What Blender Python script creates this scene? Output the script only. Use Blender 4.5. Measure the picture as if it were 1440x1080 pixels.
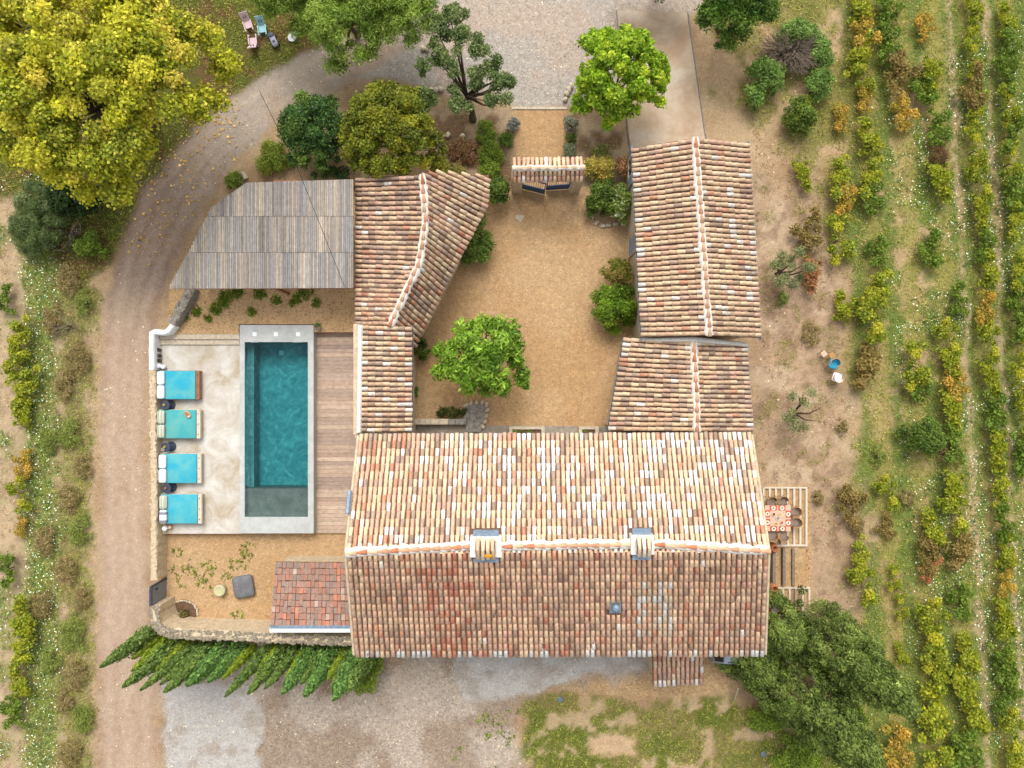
import bpy, bmesh, math, random
import numpy as np
from mathutils import Vector, Matrix
random.seed(7); RNG = np.random.default_rng(7)
R = math.radians
for o in list(bpy.data.objects): bpy.data.objects.remove(o)
scene = bpy.context.scene
COL = scene.collection

# ------------------------------------------------------------------ camera
H = 34.0; F = 971.4                       # drone height (m), focal length in 1440-wide pixels
cam_d = bpy.data.cameras.new('camera'); cam = bpy.data.objects.new('camera', cam_d); COL.objects.link(cam)
cam.location = (0, 0, H); cam.rotation_euler = (0, 0, 0)
cam_d.sensor_width = 36; cam_d.lens = F/1440*36; cam_d.clip_end = 2000; cam_d.clip_start = .5
scene.camera = cam
scene.render.resolution_x = 1024; scene.render.resolution_y = 768
# ------------------------------------------------------------------ light
SUN_EL, SUN_AZ = 56, -2                    # azimuth from +Y towards +X
world = bpy.data.worlds.new('World'); scene.world = world; world.use_nodes = True
nt = world.node_tree; nt.nodes.clear()
sky = nt.nodes.new('ShaderNodeTexSky'); sky.sky_type = 'NISHITA'; sky.sun_disc = False
sky.sun_elevation = R(SUN_EL); sky.sun_rotation = R(SUN_AZ); sky.dust_density = 4; sky.air_density = 1; sky.ozone_density = .6
hs = nt.nodes.new('ShaderNodeHueSaturation'); hs.inputs['Saturation'].default_value = .25
bg = nt.nodes.new('ShaderNodeBackground'); bg.inputs[1].default_value = .15
wo = nt.nodes.new('ShaderNodeOutputWorld')
nt.links.new(sky.outputs[0], hs.inputs['Color']); nt.links.new(hs.outputs[0], bg.inputs[0]); nt.links.new(bg.outputs[0], wo.inputs[0])
sd = bpy.data.lights.new('sun', 'SUN'); sd.energy = .95; sd.angle = R(32); sd.color = (1, .95, .87)
sun = bpy.data.objects.new('sun', sd); COL.objects.link(sun)
sv = Vector((math.sin(R(SUN_AZ))*math.cos(R(SUN_EL)), math.cos(R(SUN_AZ))*math.cos(R(SUN_EL)), math.sin(R(SUN_EL))))
sun.rotation_euler = sv.to_track_quat('Z', 'Y').to_euler(); sun.location = sv*60
vs = scene.view_settings; vs.view_transform = 'Standard'; vs.look = 'None'; vs.gamma = 1; vs.use_curve_mapping = False
vs.exposure = 0.72

# ------------------------------------------------------------------ helpers
def P(px, py, z=0.0):
    """photo direction -> point at height z (nadir camera)"""
    k = (H-z)/F
    return Vector(((px-720)*k, (540-py)*k, z))
def lin(c): c = c/255; return c/12.92 if c <= .04045 else ((c+.055)/1.055)**2.4
K = .72
def C(r, g, b, k=K): return (lin(r)*k, lin(g)*k, lin(b)*k, 1)

class MB:
    def __init__(s): s.v = []; s.f = []
    def add(s, vs_, fs): n = len(s.v); s.v += [tuple(v) for v in vs_]; s.f += [tuple(i+n for i in f) for f in fs]; return s
    def box(s, a, b, rz=0, c=None):
        x0, y0, z0 = a; x1, y1, z1 = b
        vs_ = [(x0,y0,z0),(x1,y0,z0),(x1,y1,z0),(x0,y1,z0),(x0,y0,z1),(x1,y0,z1),(x1,y1,z1),(x0,y1,z1)]
        if rz:
            cx, cy = c if c else ((x0+x1)/2, (y0+y1)/2); ca, sa = math.cos(rz), math.sin(rz)
            vs_ = [(cx+(x-cx)*ca-(y-cy)*sa, cy+(x-cx)*sa+(y-cy)*ca, z) for x, y, z in vs_]
        return s.add(vs_, [(0,3,2,1),(4,5,6,7),(0,1,5,4),(1,2,6,5),(2,3,7,6),(3,0,4,7)])
    def prism(s, poly, z0, z1):
        if sum((poly[i][0]*poly[(i+1)%len(poly)][1]-poly[(i+1)%len(poly)][0]*poly[i][1]) for i in range(len(poly))) < 0: poly = poly[::-1]
        n = len(poly)
        f0 = z0 if callable(z0) else (lambda x, y: z0); f1 = z1 if callable(z1) else (lambda x, y: z1)
        vs_ = [(p[0],p[1],f0(p[0],p[1])) for p in poly]+[(p[0],p[1],f1(p[0],p[1])) for p in poly]
        return s.add(vs_, [tuple(range(n))[::-1], tuple(range(n,2*n))]+[(i,(i+1)%n,n+(i+1)%n,n+i) for i in range(n)])
    def tube(s, pts, rads, n=7, cap=True):
        pts = [Vector(p) for p in pts]; vs_ = []; fs = []
        for i, p in enumerate(pts):
            t = (pts[min(i+1,len(pts)-1)]-pts[max(i-1,0)]).normalized()
            a = t.orthogonal().normalized() if abs(t.z) > .95 else t.cross(Vector((0,0,1))).normalized()
            b = t.cross(a); r = rads[i] if hasattr(rads,'__len__') else rads
            vs_ += [p+a*math.cos(2*math.pi*k/n)*r+b*math.sin(2*math.pi*k/n)*r for k in range(n)]
        for i in range(len(pts)-1):
            fs += [(i*n+k,(i+1)*n+k,(i+1)*n+(k+1)%n,i*n+(k+1)%n) for k in range(n)]
        if cap: fs += [tuple(range(n)), tuple(range((len(pts)-1)*n, len(pts)*n))[::-1]]
        return s.add(vs_, fs)
    def lathe(s, prof, c, n=16):
        vs_ = []; fs = []
        for r, z in prof: vs_ += [(c[0]+r*math.cos(2*math.pi*k/n), c[1]+r*math.sin(2*math.pi*k/n), c[2]+z) for k in range(n)]
        for i in range(len(prof)-1): fs += [(i*n+k,i*n+(k+1)%n,(i+1)*n+(k+1)%n,(i+1)*n+k) for k in range(n)]
        fs += [tuple(range(n))[::-1], tuple(range((len(prof)-1)*n, len(prof)*n))]
        return s.add(vs_, fs)
    def pillow(s, c, sx, sy, sz, rz=0, e=4, n=10):
        """super-ellipsoid cushion"""
        vs_ = []; fs = []; m = n*2
        def sg(x, p): return math.copysign(abs(x)**p, x)
        for i in range(n+1):
            a = -math.pi/2+math.pi*i/n
            for j in range(m):
                b = 2*math.pi*j/m
                x = sg(math.cos(a), 1/1.6)*sg(math.cos(b), 2/e)*sx/2; y = sg(math.cos(a), 1/1.6)*sg(math.sin(b), 2/e)*sy/2; z = sg(math.sin(a), .8)*sz/2
                vs_.append((c[0]+x*math.cos(rz)-y*math.sin(rz), c[1]+x*math.sin(rz)+y*math.cos(rz), c[2]+z))
        for i in range(n): fs += [(i*m+j,i*m+(j+1)%m,(i+1)*m+(j+1)%m,(i+1)*m+j) for j in range(m)]
        return s.add(vs_, fs)
    def mesh(s, name):
        me = bpy.data.meshes.new(name); me.from_pydata(s.v, [], s.f); me.update(); return me

def link(o, parent=None, world=True):
    COL.objects.link(o)
    if parent:
        o.parent = parent
        if world and parent.get('_e'):
            o.matrix_parent_inverse = parent.matrix_basis.inverted()
    return o
def part(name, mb, mat, parent=None, world=True, bevel=0, smooth=False):
    me = mb.mesh(name) if isinstance(mb, MB) else mb
    if bevel:
        bm = bmesh.new(); bm.from_mesh(me); bmesh.ops.remove_doubles(bm, verts=bm.verts, dist=1e-5)
        bmesh.ops.bevel(bm, geom=bm.edges[:], offset=bevel, segments=2, affect='EDGES', profile=.6, clamp_overlap=True); bm.to_mesh(me); bm.free()
    if smooth: me.polygons.foreach_set('use_smooth', [True]*len(me.polygons))
    me.materials.append(mat); o = bpy.data.objects.new(name, me); return link(o, parent, world)
def tag(o, label, cat, group=None):
    o['label'] = label; o['category'] = cat
    if group: o['group'] = group
    return o
def thing(name, label, cat, base=(0,0,0), rz=0, group=None):
    o = bpy.data.objects.new(name, None); COL.objects.link(o); o.empty_display_size = .2
    o.location = base; o.rotation_euler = (0,0,rz); o['_e'] = 1
    o.matrix_basis = Matrix.Translation(Vector(base)) @ Matrix.Rotation(rz, 4, 'Z')
    return tag(o, label, cat, group)
def dup(root, base, rz=0, label=None, scale=1, color=None):
    r = root.copy(); COL.objects.link(r); r.location = base; r.rotation_euler = (0,0,rz); r.scale = (scale,)*3 if not hasattr(scale,'__len__') else scale
    if label: r['label'] = label
    for ch in list(root.children):
        c = ch.copy(); COL.objects.link(c); c.parent = r
        if color: c.color = color
        for g in ch.children:
            d = g.copy(); COL.objects.link(d); d.parent = c
            if color: d.color = color
    return r

# ------------------------------------------------------------------ materials
def new_mat(name):
    m = bpy.data.materials.new(name); m.use_nodes = True; n = m.node_tree.nodes; n.clear()
    out = n.new('ShaderNodeOutputMaterial'); b = n.new('ShaderNodeBsdfPrincipled'); m.node_tree.links.new(b.outputs[0], out.inputs[0])
    b.inputs['Specular IOR Level'].default_value = .25
    return m, n, m.node_tree.links, b
def wpos(n): return n.new('ShaderNodeNewGeometry').outputs['Position']
def noise(n, l, co, scale, detail=4, rough=.6, dist=0):
    t = n.new('ShaderNodeTexNoise'); t.inputs['Scale'].default_value = scale; t.inputs['Detail'].default_value = detail
    t.inputs['Roughness'].default_value = rough; t.inputs['Distortion'].default_value = dist; l.new(co, t.inputs['Vector']); return t.outputs['Fac']
def ramp(n, l, fac, stops):
    r = n.new('ShaderNodeValToRGB'); e = r.color_ramp.elements
    e[0].position, e[0].color = stops[0]; e[1].position, e[1].color = stops[-1]
    for p_, c_ in stops[1:-1]: x = e.new(p_); x.color = c_
    l.new(fac, r.inputs[0]); return r.outputs[0]
def mixc(n, l, fac, a, b, mode='MIX'):
    x = n.new('ShaderNodeMix'); x.data_type = 'RGBA'; x.blend_type = mode
    for s_, v in ((0, fac), (6, a), (7, b)):
        if hasattr(v, 'links'): l.new(v, x.inputs[s_])
        else: x.inputs[s_].default_value = v
    return x.outputs[2]
def bump(n, l, b, h, strength=.4, dist=.02):
    x = n.new('ShaderNodeBump'); x.inputs['Strength'].default_value = strength; x.inputs['Distance'].default_value = dist
    l.new(h, x.inputs['Height']); l.new(x.outputs[0], b.inputs['Normal'])
G_ = lambda v: (v, v, v, 1)
def mat(name, col, rough=.8, ns=6, amt=.25, fine=40, famt=.15, bmp=.3, metal=0, bd=.01, vec=None):
    m, n, l, b = new_mat(name); co = wpos(n)
    if vec:
        mp = n.new('ShaderNodeMapping'); mp.inputs['Scale'].default_value = vec; l.new(co, mp.inputs[0]); co = mp.outputs[0]
    a = noise(n, l, co, ns); f = noise(n, l, co, fine, 2)
    c = mixc(n, l, 1, ramp(n, l, a, [(.3, G_(1-amt)), (.7, G_(1+amt*.6))]), col, 'MULTIPLY')
    c = mixc(n, l, 1, c, ramp(n, l, f, [(.3, G_(1-famt)), (.7, G_(1+famt))]), 'MULTIPLY')
    l.new(c, b.inputs['Base Color']); b.inputs['Roughness'].default_value = rough; b.inputs['Metallic'].default_value = metal
    if bmp: bump(n, l, b, f, bmp, bd)
    return m
def attr_mat(name, kind):
    """kind: tile_obj / tile_attr / leaf / ground / plank"""
    m, n, l, b = new_mat(name); co = wpos(n)
    at = n.new('ShaderNodeAttribute'); at.attribute_name = 'Col'; oi = n.new('ShaderNodeObjectInfo')
    if kind == 'leaf':
        c = mixc(n, l, 1, at.outputs['Color'], oi.outputs['Color'], 'MULTIPLY')
        l.new(c, b.inputs['Base Color']); b.inputs['Roughness'].default_value = .55
        tr = n.new('ShaderNodeBsdfTranslucent'); l.new(c, tr.inputs[0]); mx = n.new('ShaderNodeMixShader'); mx.inputs[0].default_value = .36
        l.new(b.outputs[0], mx.inputs[1]); l.new(tr.outputs[0], mx.inputs[2]); l.new(mx.outputs[0], n['Material Output'].inputs[0]); return m
    if kind == 'ground':
        f1 = noise(n, l, co, 16, 3, .7); f2 = noise(n, l, co, 3.2, 5, .65)
        sp = n.new('ShaderNodeAttribute'); sp.attribute_name = 'Speck'
        v = n.new('ShaderNodeTexVoronoi'); v.inputs['Scale'].default_value = 13; l.new(co, v.inputs['Vector'])
        vv = ramp(n, l, n.new('ShaderNodeSeparateColor').outputs[0], [(0, G_(.62)), (.25, G_(.9)), (.8, G_(1.05)), (1, G_(1.35))])
        l.new(v.outputs['Color'], [x for x in n if x.type == 'SEPARATE_COLOR'][0].inputs[0])
        c = mixc(n, l, 1, at.outputs['Color'], ramp(n, l, f1, [(.28, G_(.76)), (.5, G_(1)), (.75, G_(1.2))]), 'MULTIPLY')
        c = mixc(n, l, 1, c, ramp(n, l, f2, [(.3, G_(.86)), (.7, G_(1.1))]), 'MULTIPLY')
        c = mixc(n, l, sp.outputs['Fac'], c, mixc(n, l, 1, c, vv, 'MULTIPLY'))
        l.new(c, b.inputs['Base Color']); b.inputs['Roughness'].default_value = .95; b.inputs['Specular IOR Level'].default_value = .1
        bump(n, l, b, f1, .6, .04); return m
    src = oi.outputs['Color'] if kind.endswith('_obj') else at.outputs['Color']
    if kind.startswith('tile'):
        a = noise(n, l, co, 9, 4, .7); f = noise(n, l, co, 38, 3, .7)
        c = mixc(n, l, 1, src, ramp(n, l, a, [(.25, G_(.7)), (.5, G_(1)), (.75, G_(1.12))]), 'MULTIPLY')
        big = noise(n, l, co, .55, 5, .7, .4); c = mixc(n, l, 1, c, ramp(n, l, big, [(.3, (.80,.77,.74,1)), (.5, G_(1)), (.7, (1.1,1.08,1.05,1))]), 'MULTIPLY')
        st2 = noise(n, l, co, 2.4, 5, .75, .8); c = mixc(n, l, ramp(n, l, st2, [(.58, G_(0)), (.72, G_(.6))]), c, C(124, 108, 92))
        lich = ramp(n, l, f, [(.6, G_(0)), (.7, G_(.55))])
        c = mixc(n, l, lich, c, C(118, 104, 86))
        l.new(c, b.inputs['Base Color']); b.inputs['Roughness'].default_value = .9; bump(n, l, b, f, .3, .01); return m
    mp = n.new('ShaderNodeMapping'); mp.inputs['Scale'].default_value = (3, 60, 20) if 'plank' in kind else (70, 2.5, 20); l.new(co, mp.inputs[0])
    a = noise(n, l, mp.outputs[0], 1, 4, .7); f = noise(n, l, co, 5, 4, .7)
    c = mixc(n, l, 1, src, ramp(n, l, a, [(.28, G_(.52)), (.5, G_(1)), (.72, G_(1.26))]), 'MULTIPLY')
    c = mixc(n, l, 1, c, ramp(n, l, f, [(.3, G_(.82)), (.7, G_(1.1))]), 'MULTIPLY')
    l.new(c, b.inputs['Base Color']); b.inputs['Roughness'].default_value = .85; bump(n, l, b, a, .3, .006); return m
M = dict(
    tile_o=attr_mat('clay_tile', 'tile_obj'), tile_a=attr_mat('clay_tile_field', 'tile_attr'), leaf=attr_mat('leaf', 'leaf'), ground=attr_mat('earth', 'ground'),
    plank=attr_mat('deck_wood', 'plank_obj'), slat=attr_mat('weathered_lath', 'slat_obj'),
    under=mat('clay_channel', C(138, 102, 84), .95, 5, .3), mortar=mat('lime_mortar', C(246, 240, 228, .8), .9, 8, .2),
    render=mat('wall_render', C(214, 196, 166), .9, 3, .15), cream=mat('cream_mortar', C(226, 205, 172), .95, 5, .25, 30, .2),
    rubble=mat('rubble_stone', C(168, 155, 136), .95, 7, .4, 26, .35, .6, bd=.03), white=mat('white_plaster', C(250, 250, 250, .82), .8, 3, .06, 30, .04),
    zinc=mat('zinc', C(140, 150, 158), .45, 6, .2, metal=.6), lead=mat('lead_flashing', C(150, 170, 190), .55, 7, .3, metal=.2),
    concrete=mat('pool_concrete', C(208, 210, 206), .8, 2.2, .16, 30, .08, .15), terrace=None,
    bluemetal=mat('dark_blue_paint', C(62, 92, 130), .5, 5, .15), greygate=mat('grey_gate_paint', C(142, 146, 152), .6, 8, .15, vec=(1,1,1)),
    wood=mat('pale_wood', C(208, 176, 138), .7, 4, .2), brownwood=mat('brown_wood', C(172, 118, 88), .7, 5, .2), palewood=mat('white_painted_wood', C(238, 222, 198), .7, 5, .12),
    bark=mat('bark', C(112, 96, 78), .95, 8, .35, 40, .3, .6), greybark=mat('grey_bark', C(150, 134, 116), .95, 8, .3),
    cushion=mat('white_cushion', C(250, 250, 252, .8), .9, 4, .05), navy=mat('dark_blue_grey_metal', C(70, 80, 98), .5, 6, .15), black=mat('black_plastic', C(30, 30, 34), .5),
    terracotta=mat('terracotta', C(196, 128, 86), .85, 8, .25), soil=mat('soil', C(120, 94, 70), .95, 8, .3, 30, .3), stone=mat('pale_stone', C(222, 206, 180), .9, 8, .25),
    greystone=mat('grey_stone', C(166, 160, 150), .95, 6, .3, 24, .25, .5, bd=.03), gravel=None, slab=mat('stone_paving', C(170, 160, 146), .95, 5, .25, 30, .2),
    yellow=mat('yellow_wax', C(226, 190, 90), .7), lichen=mat('orange_lichen', C(222, 160, 40), .9), pink=mat('pink_plastic', C(232, 202, 208), .6, 4, .08), aqua=mat('pale_blue_plastic', C(168, 218, 226), .6, 4, .08),
    grey=mat('grey_fabric', C(128, 128, 132), .95, 3, .2, 14, .12), greyplastic=mat('grey_plastic', C(178, 180, 196), .6), slate=mat('slate_grey_plastic', C(92, 98, 116), .6),
    pouf=mat('cream_pouf', C(214, 210, 160), .9, 6, .12), blue=mat('turquoise_seat', C(60, 172, 206), .8, 5, .1), wicker=mat('rattan', C(206, 156, 96), .8, 20, .25), mesh=mat('taupe_mesh', C(168, 146, 130), .9),
    orange=mat('orange_cloth', C(222, 104, 66), .9, 6, .1), salmon=mat('pale_pink_cloth', C(240, 200, 176), .9, 6, .1), plate=mat('glazed_plate', C(245, 235, 214, .8), .3, 6, .05), food=mat('food', C(150, 80, 40), .8, 20, .4),
    carpaint=mat('silver_paint', C(176, 184, 190), .3, 3, .05, metal=.3), glass=None, tyre=mat('tyre', C(28, 28, 28), .9), stripe=None, door=mat('grey_blue_door', C(150, 162, 174), .6, 5, .12, vec=(8,8,.6)),
)
def gravel_mat(name, col, dark):
    m, n, l, b = new_mat(name); co = wpos(n); f = noise(n, l, co, 22, 2, .7); a = noise(n, l, co, 1.1, 4); v = n.new('ShaderNodeTexVoronoi'); v.inputs['Scale'].default_value = 17; l.new(co, v.inputs['Vector'])
    s = n.new('ShaderNodeSeparateColor'); l.new(v.outputs['Color'], s.inputs[0])
    c = mixc(n, l, ramp(n, l, s.outputs[0], [(0, G_(.8)), (.35, G_(0))]), col, dark)
    c = mixc(n, l, 1, c, ramp(n, l, f, [(.3, G_(.78)), (.7, G_(1.2))]), 'MULTIPLY'); c = mixc(n, l, 1, c, ramp(n, l, a, [(.3, G_(.88)), (.7, G_(1.08))]), 'MULTIPLY')
    l.new(c, b.inputs['Base Color']); b.inputs['Roughness'].default_value = .95; bump(n, l, b, s.outputs[1], .5, .02); return m
M['gravel'] = gravel_mat('golden_gravel', C(218, 180, 132), C(158, 120, 82))
def terrace_mat():
    m, n, l, b = new_mat('polished_concrete'); co = wpos(n)
    a = noise(n, l, co, .9, 6, .62, .6); f = noise(n, l, co, 6, 5, .7)
    c = ramp(n, l, a, [(.36, C(198, 182, 156)), (.5, C(218, 209, 194)), (.64, C(236, 231, 222))])
    c = mixc(n, l, 1, c, ramp(n, l, f, [(.3, G_(.92)), (.65, G_(1.03))]), 'MULTIPLY'); l.new(c, b.inputs['Base Color']); b.inputs['Roughness'].default_value = .7; return m
M['terrace'] = terrace_mat()
def glass_mat():
    m, n, l, b = new_mat('dark_glass'); b.inputs['Base Color'].default_value = (.012, .016, .022, 1); b.inputs['Roughness'].default_value = .08; b.inputs['Specular IOR Level'].default_value = .5; return m
M['glass'] = glass_mat()
def stripe_mat(name, a_, b_, axis, scale):
    m, n, l, b = new_mat(name); co = wpos(n); s = n.new('ShaderNodeSeparateXYZ'); l.new(co, s.inputs[0])
    x = n.new('ShaderNodeMath'); x.operation = 'MULTIPLY'; x.inputs[1].default_value = scale; l.new(s.outputs[axis], x.inputs[0])
    y = n.new('ShaderNodeMath'); y.operation = 'SINE'; l.new(x.outputs[0], y.inputs[0])
    l.new(ramp(n, l, y.outputs[0], [(.45, a_), (.6, b_)]), b.inputs['Base Color']); b.inputs['Roughness'].default_value = .9; return m
M['stripe'] = stripe_mat('striped_cushion', C(190, 198, 172), C(232, 230, 214), 0, 44)
M['stripew'] = stripe_mat('white_striped_cushion', C(246, 246, 246), C(150, 150, 160), 1, 16)
def towel_mat(name, c0, c1):
    m, n, l, b = new_mat(name); co = wpos(n); a = noise(n, l, co, 1.3, 3, .5, .4); f = noise(n, l, co, 60, 2)
    c = ramp(n, l, a, [(.4, c0), (.62, c1)]); c = mixc(n, l, 1, c, ramp(n, l, f, [(.3, G_(.94)), (.7, G_(1.05))]), 'MULTIPLY')
    l.new(c, b.inputs['Base Color']); b.inputs['Roughness'].default_value = .95; return m
M['turq'] = towel_mat('turquoise_fabric', C(104, 196, 202), C(60, 184, 210)); M['turq2'] = towel_mat('faded_turquoise_fabric', C(112, 192, 184), C(84, 184, 188))
def pool_mats():
    m, n, l, b = new_mat('pool_liner'); co = wpos(n); a = noise(n, l, co, 1.2, 6, .65, 2.2); f = noise(n, l, co, 4, 4, .6, 1.5)
    c = ramp(n, l, a, [(.35, C(112, 156, 160)), (.55, C(146, 186, 186)), (.74, C(214, 228, 220))]); c = mixc(n, l, 1, c, ramp(n, l, f, [(.3, G_(.85)), (.7, G_(1.1))]), 'MULTIPLY')
    l.new(c, b.inputs['Base Color']); b.inputs['Roughness'].default_value = .8
    w, n, l, b = new_mat('pool_water'); n.remove(b); tr = n.new('ShaderNodeBsdfTransparent'); tr.inputs[0].default_value = (.97, .985, .985, 1); va = n.new('ShaderNodeVolumeAbsorption'); va.inputs[0].default_value = (.16, .81, .85, 1); va.inputs[1].default_value = .74; l.new(va.outputs[0], n['Material Output'].inputs['Volume'])
    gl = n.new('ShaderNodeBsdfGlossy'); gl.inputs['Roughness'].default_value = .03; fr = n.new('ShaderNodeFresnel'); fr.inputs[0].default_value = 1.33
    bp = n.new('ShaderNodeBump'); bp.inputs['Strength'].default_value = .25; bp.inputs['Distance'].default_value = .03; co = wpos(n); l.new(noise(n, l, co, 3.5, 3, .5, 1), bp.inputs['Height']); l.new(bp.outputs[0], gl.inputs['Normal'])
    mx = n.new('ShaderNodeMixShader'); l.new(fr.outputs[0], mx.inputs[0]); l.new(tr.outputs[0], mx.inputs[1]); l.new(gl.outputs[0], mx.inputs[2]); l.new(mx.outputs[0], n['Material Output'].inputs[0]); return m, w
M['liner'], M['water'] = pool_mats(); M['ledge'] = mat('ledge_concrete', C(134, 136, 130), .8, 2.2, .3, 14, .12, .15)

# ------------------------------------------------------------------ numpy meshes
def np_mesh(name, V, Fq, col=None, extra=None):
    me = bpy.data.meshes.new(name); nv = len(V); nf, k = Fq.shape
    me.vertices.add(nv); me.vertices.foreach_set('co', np.ascontiguousarray(V, np.float32).ravel())
    me.loops.add(nf*k); me.loops.foreach_set('vertex_index', np.ascontiguousarray(Fq, np.int32).ravel())
    me.polygons.add(nf); me.polygons.foreach_set('loop_start', np.arange(0, nf*k, k, dtype=np.int32)); me.update(calc_edges=True)
    if col is not None:
        a = me.color_attributes.new('Col', 'FLOAT_COLOR', 'POINT'); a.data.foreach_set('color', np.ascontiguousarray(col, np.float32).ravel())
    if extra is not None:
        a = me.attributes.new('Speck', 'FLOAT', 'POINT'); a.data.foreach_set('value', np.ascontiguousarray(extra, np.float32))
    return me
def leaf_arrays(pos, size, nrm, spread, col, aspect=.55, rng=RNG, along=None):
    """kite leaves: pos (N,3), nrm (N,3) preferred normals, colour (N,3)"""
    N = len(pos); size = np.broadcast_to(size, (N,))[:, None]
    nr = nrm+rng.normal(0, spread, (N,3)); nr /= np.linalg.norm(nr, axis=1, keepdims=True)+1e-9
    t = rng.normal(0, 1, (N,3)) if along is None else along+rng.normal(0, .35, (N,3))
    t -= nr*np.sum(t*nr, 1, keepdims=True); t /= np.linalg.norm(t, axis=1, keepdims=True)+1e-9
    s = np.cross(nr, t); w = size*aspect/2
    V = np.stack([pos-t*size*.5, pos-t*size*.05+s*w+nr*size*.08, pos+t*size*.5-nr*size*.06, pos-t*size*.05-s*w+nr*size*.08], 1).reshape(-1, 3)
    Fq = np.arange(N*4).reshape(N, 4); c = np.repeat(np.concatenate([col, np.ones((N,1))], 1), 4, 0)
    return V, Fq, c
def pal_cols(pal, N, rng=RNG, w=None, jit=.18):
    p_ = np.array([C(*c, 1.3)[:3] for c in pal]); lum = p_.mean(1, keepdims=True); p_ = p_*np.array([1.1, 1.1, .95]); i = rng.choice(len(pal), N, p=None if w is None else np.array(w)/sum(w)); j = rng.choice(len(pal), N)
    u = rng.random((N,1))*.5; c = p_[i]*(1-u)+p_[j]*u
    return c*(1+rng.normal(0, jit, (N,1))).clip(.4, 1.7)
def clump_leaves(clumps, per_m2, lsize, pal, spread=.7, aspect=.6, rng=RNG, w=None, flat=.75, upb=.5):
    Vs, Fs, Cs = [], [], []; off = 0
    for (x, y, z, r) in clumps:
        n = max(12, int(per_m2*r*r*8)); d = rng.normal(0, 1, (n,3)); d /= np.linalg.norm(d, axis=1, keepdims=True)
        d[:,2] = np.where(d[:,2] < -.35, -d[:,2], d[:,2]); rr = r*(rng.random((n,1))**.45)*(1+rng.normal(0, .13, (n,1)))
        pos = np.array([x,y,z])+d*rr*np.array([1,1,flat]); nr = d*(1-upb)+np.array([0,0,upb])
        cc = pal_cols(pal, 1, rng, w, .14)*.5+pal_cols(pal, n, rng, w, .36)*.5
        V, Fq, c = leaf_arrays(pos, lsize*rng.uniform(.65, 1.25, n), nr, spread, cc, aspect, rng)
        Vs.append(V); Fs.append(Fq+off); Cs.append(c); off += len(V)
    return np.concatenate(Vs), np.concatenate(Fs), np.concatenate(Cs)
def trunk_mb(base, clumps, r=.16, lean=None, top=.45, nl=9, rng=random):
    mb = MB(); b = Vector(base); cz = sum(c[2] for c in clumps)/len(clumps); cx = sum(c[0] for c in clumps)/len(clumps); cy = sum(c[1] for c in clumps)/len(clumps)
    f = b.lerp(Vector((cx, cy, cz)), top); m_ = b.lerp(f, .5)+Vector((rng.uniform(-.1,.1), rng.uniform(-.1,.1), 0))
    mb.tube([b-Vector((0,0,.1)), b+Vector((0,0,.12)), m_, f], [r*1.35, r*1.1, r*.85, r*.7], 8)
    for c in (clumps if len(clumps) <= nl else rng.sample(clumps, nl)):
        e = Vector(c[:3]); md = f.lerp(e, .5)+Vector((rng.uniform(-.2,.2), rng.uniform(-.2,.2), -.15)); mb.tube([f, md, e], [r*.5, r*.33, r*.1], 5)
    return mb
def tree(name, label, cat, base, clumps, per, ls, pal, r=.15, group=None, w=None, spread=.7, aspect=.6, flat=.75, upb=.5, bark='bark', nl=9):
    t = thing(name, label, cat, base, 0, group)
    part('trunk', trunk_mb(base, clumps, r, nl=nl), M[bark], t, smooth=True)
    V, Fq, c = clump_leaves(clumps, per, ls, pal, spread, aspect, w=w, flat=flat, upb=upb)
    part('crown', np_mesh('crown', V, Fq, c), M['leaf'], t); return t
def dome_clumps(px, py, z, rx, ry, rz, n, r, seed, gapt=.72):
    """clumps over an uneven dome whose centre stands over the ground point seen at px,py,z"""
    g = np.random.default_rng(seed); c0 = P(px, py, z); out = []; n = max(n, int(5.2*rx*ry/(r*r)))
    ph = g.uniform(0, 6.283, 6); fx = 2.2/max(rx, .6)
    for k in range(n):
        rho = math.sqrt((k+.5)/n); a = k*2.39996+g.normal(0, .4); rho = min(1, max(0, rho+g.normal(0, .06))); sc = 1.
        lob = (1+.13*math.sin(3*a+ph[0])+.10*math.sin(5*a+ph[1])+.07*math.sin(9*a+ph[2]))*.92; m = rho*lob*(1+g.normal(0, .05))
        if g.random() < .14: m = lob*g.uniform(.8, 1.07); sc = .6
        x, y = math.cos(a)*rx*m, math.sin(a)*ry*m
        gap = math.sin(fx*2.6*x+ph[3])*math.sin(fx*2.6*y+ph[4])+.5*math.sin(fx*4.7*(x+y)+ph[5])
        low = gap > gapt
        if low and g.random() < .6: continue
        zz = math.sqrt(max(0, 1-min(1, m)**2))*(g.uniform(.1, .5) if low else g.uniform(.55, 1.15))-(.3*g.random() if rho > .6 else 0)
        out.append((c0.x+x, c0.y+y, c0.z+zz*rz, r*sc*g.uniform(.65, 1.3)))
    return out
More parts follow.
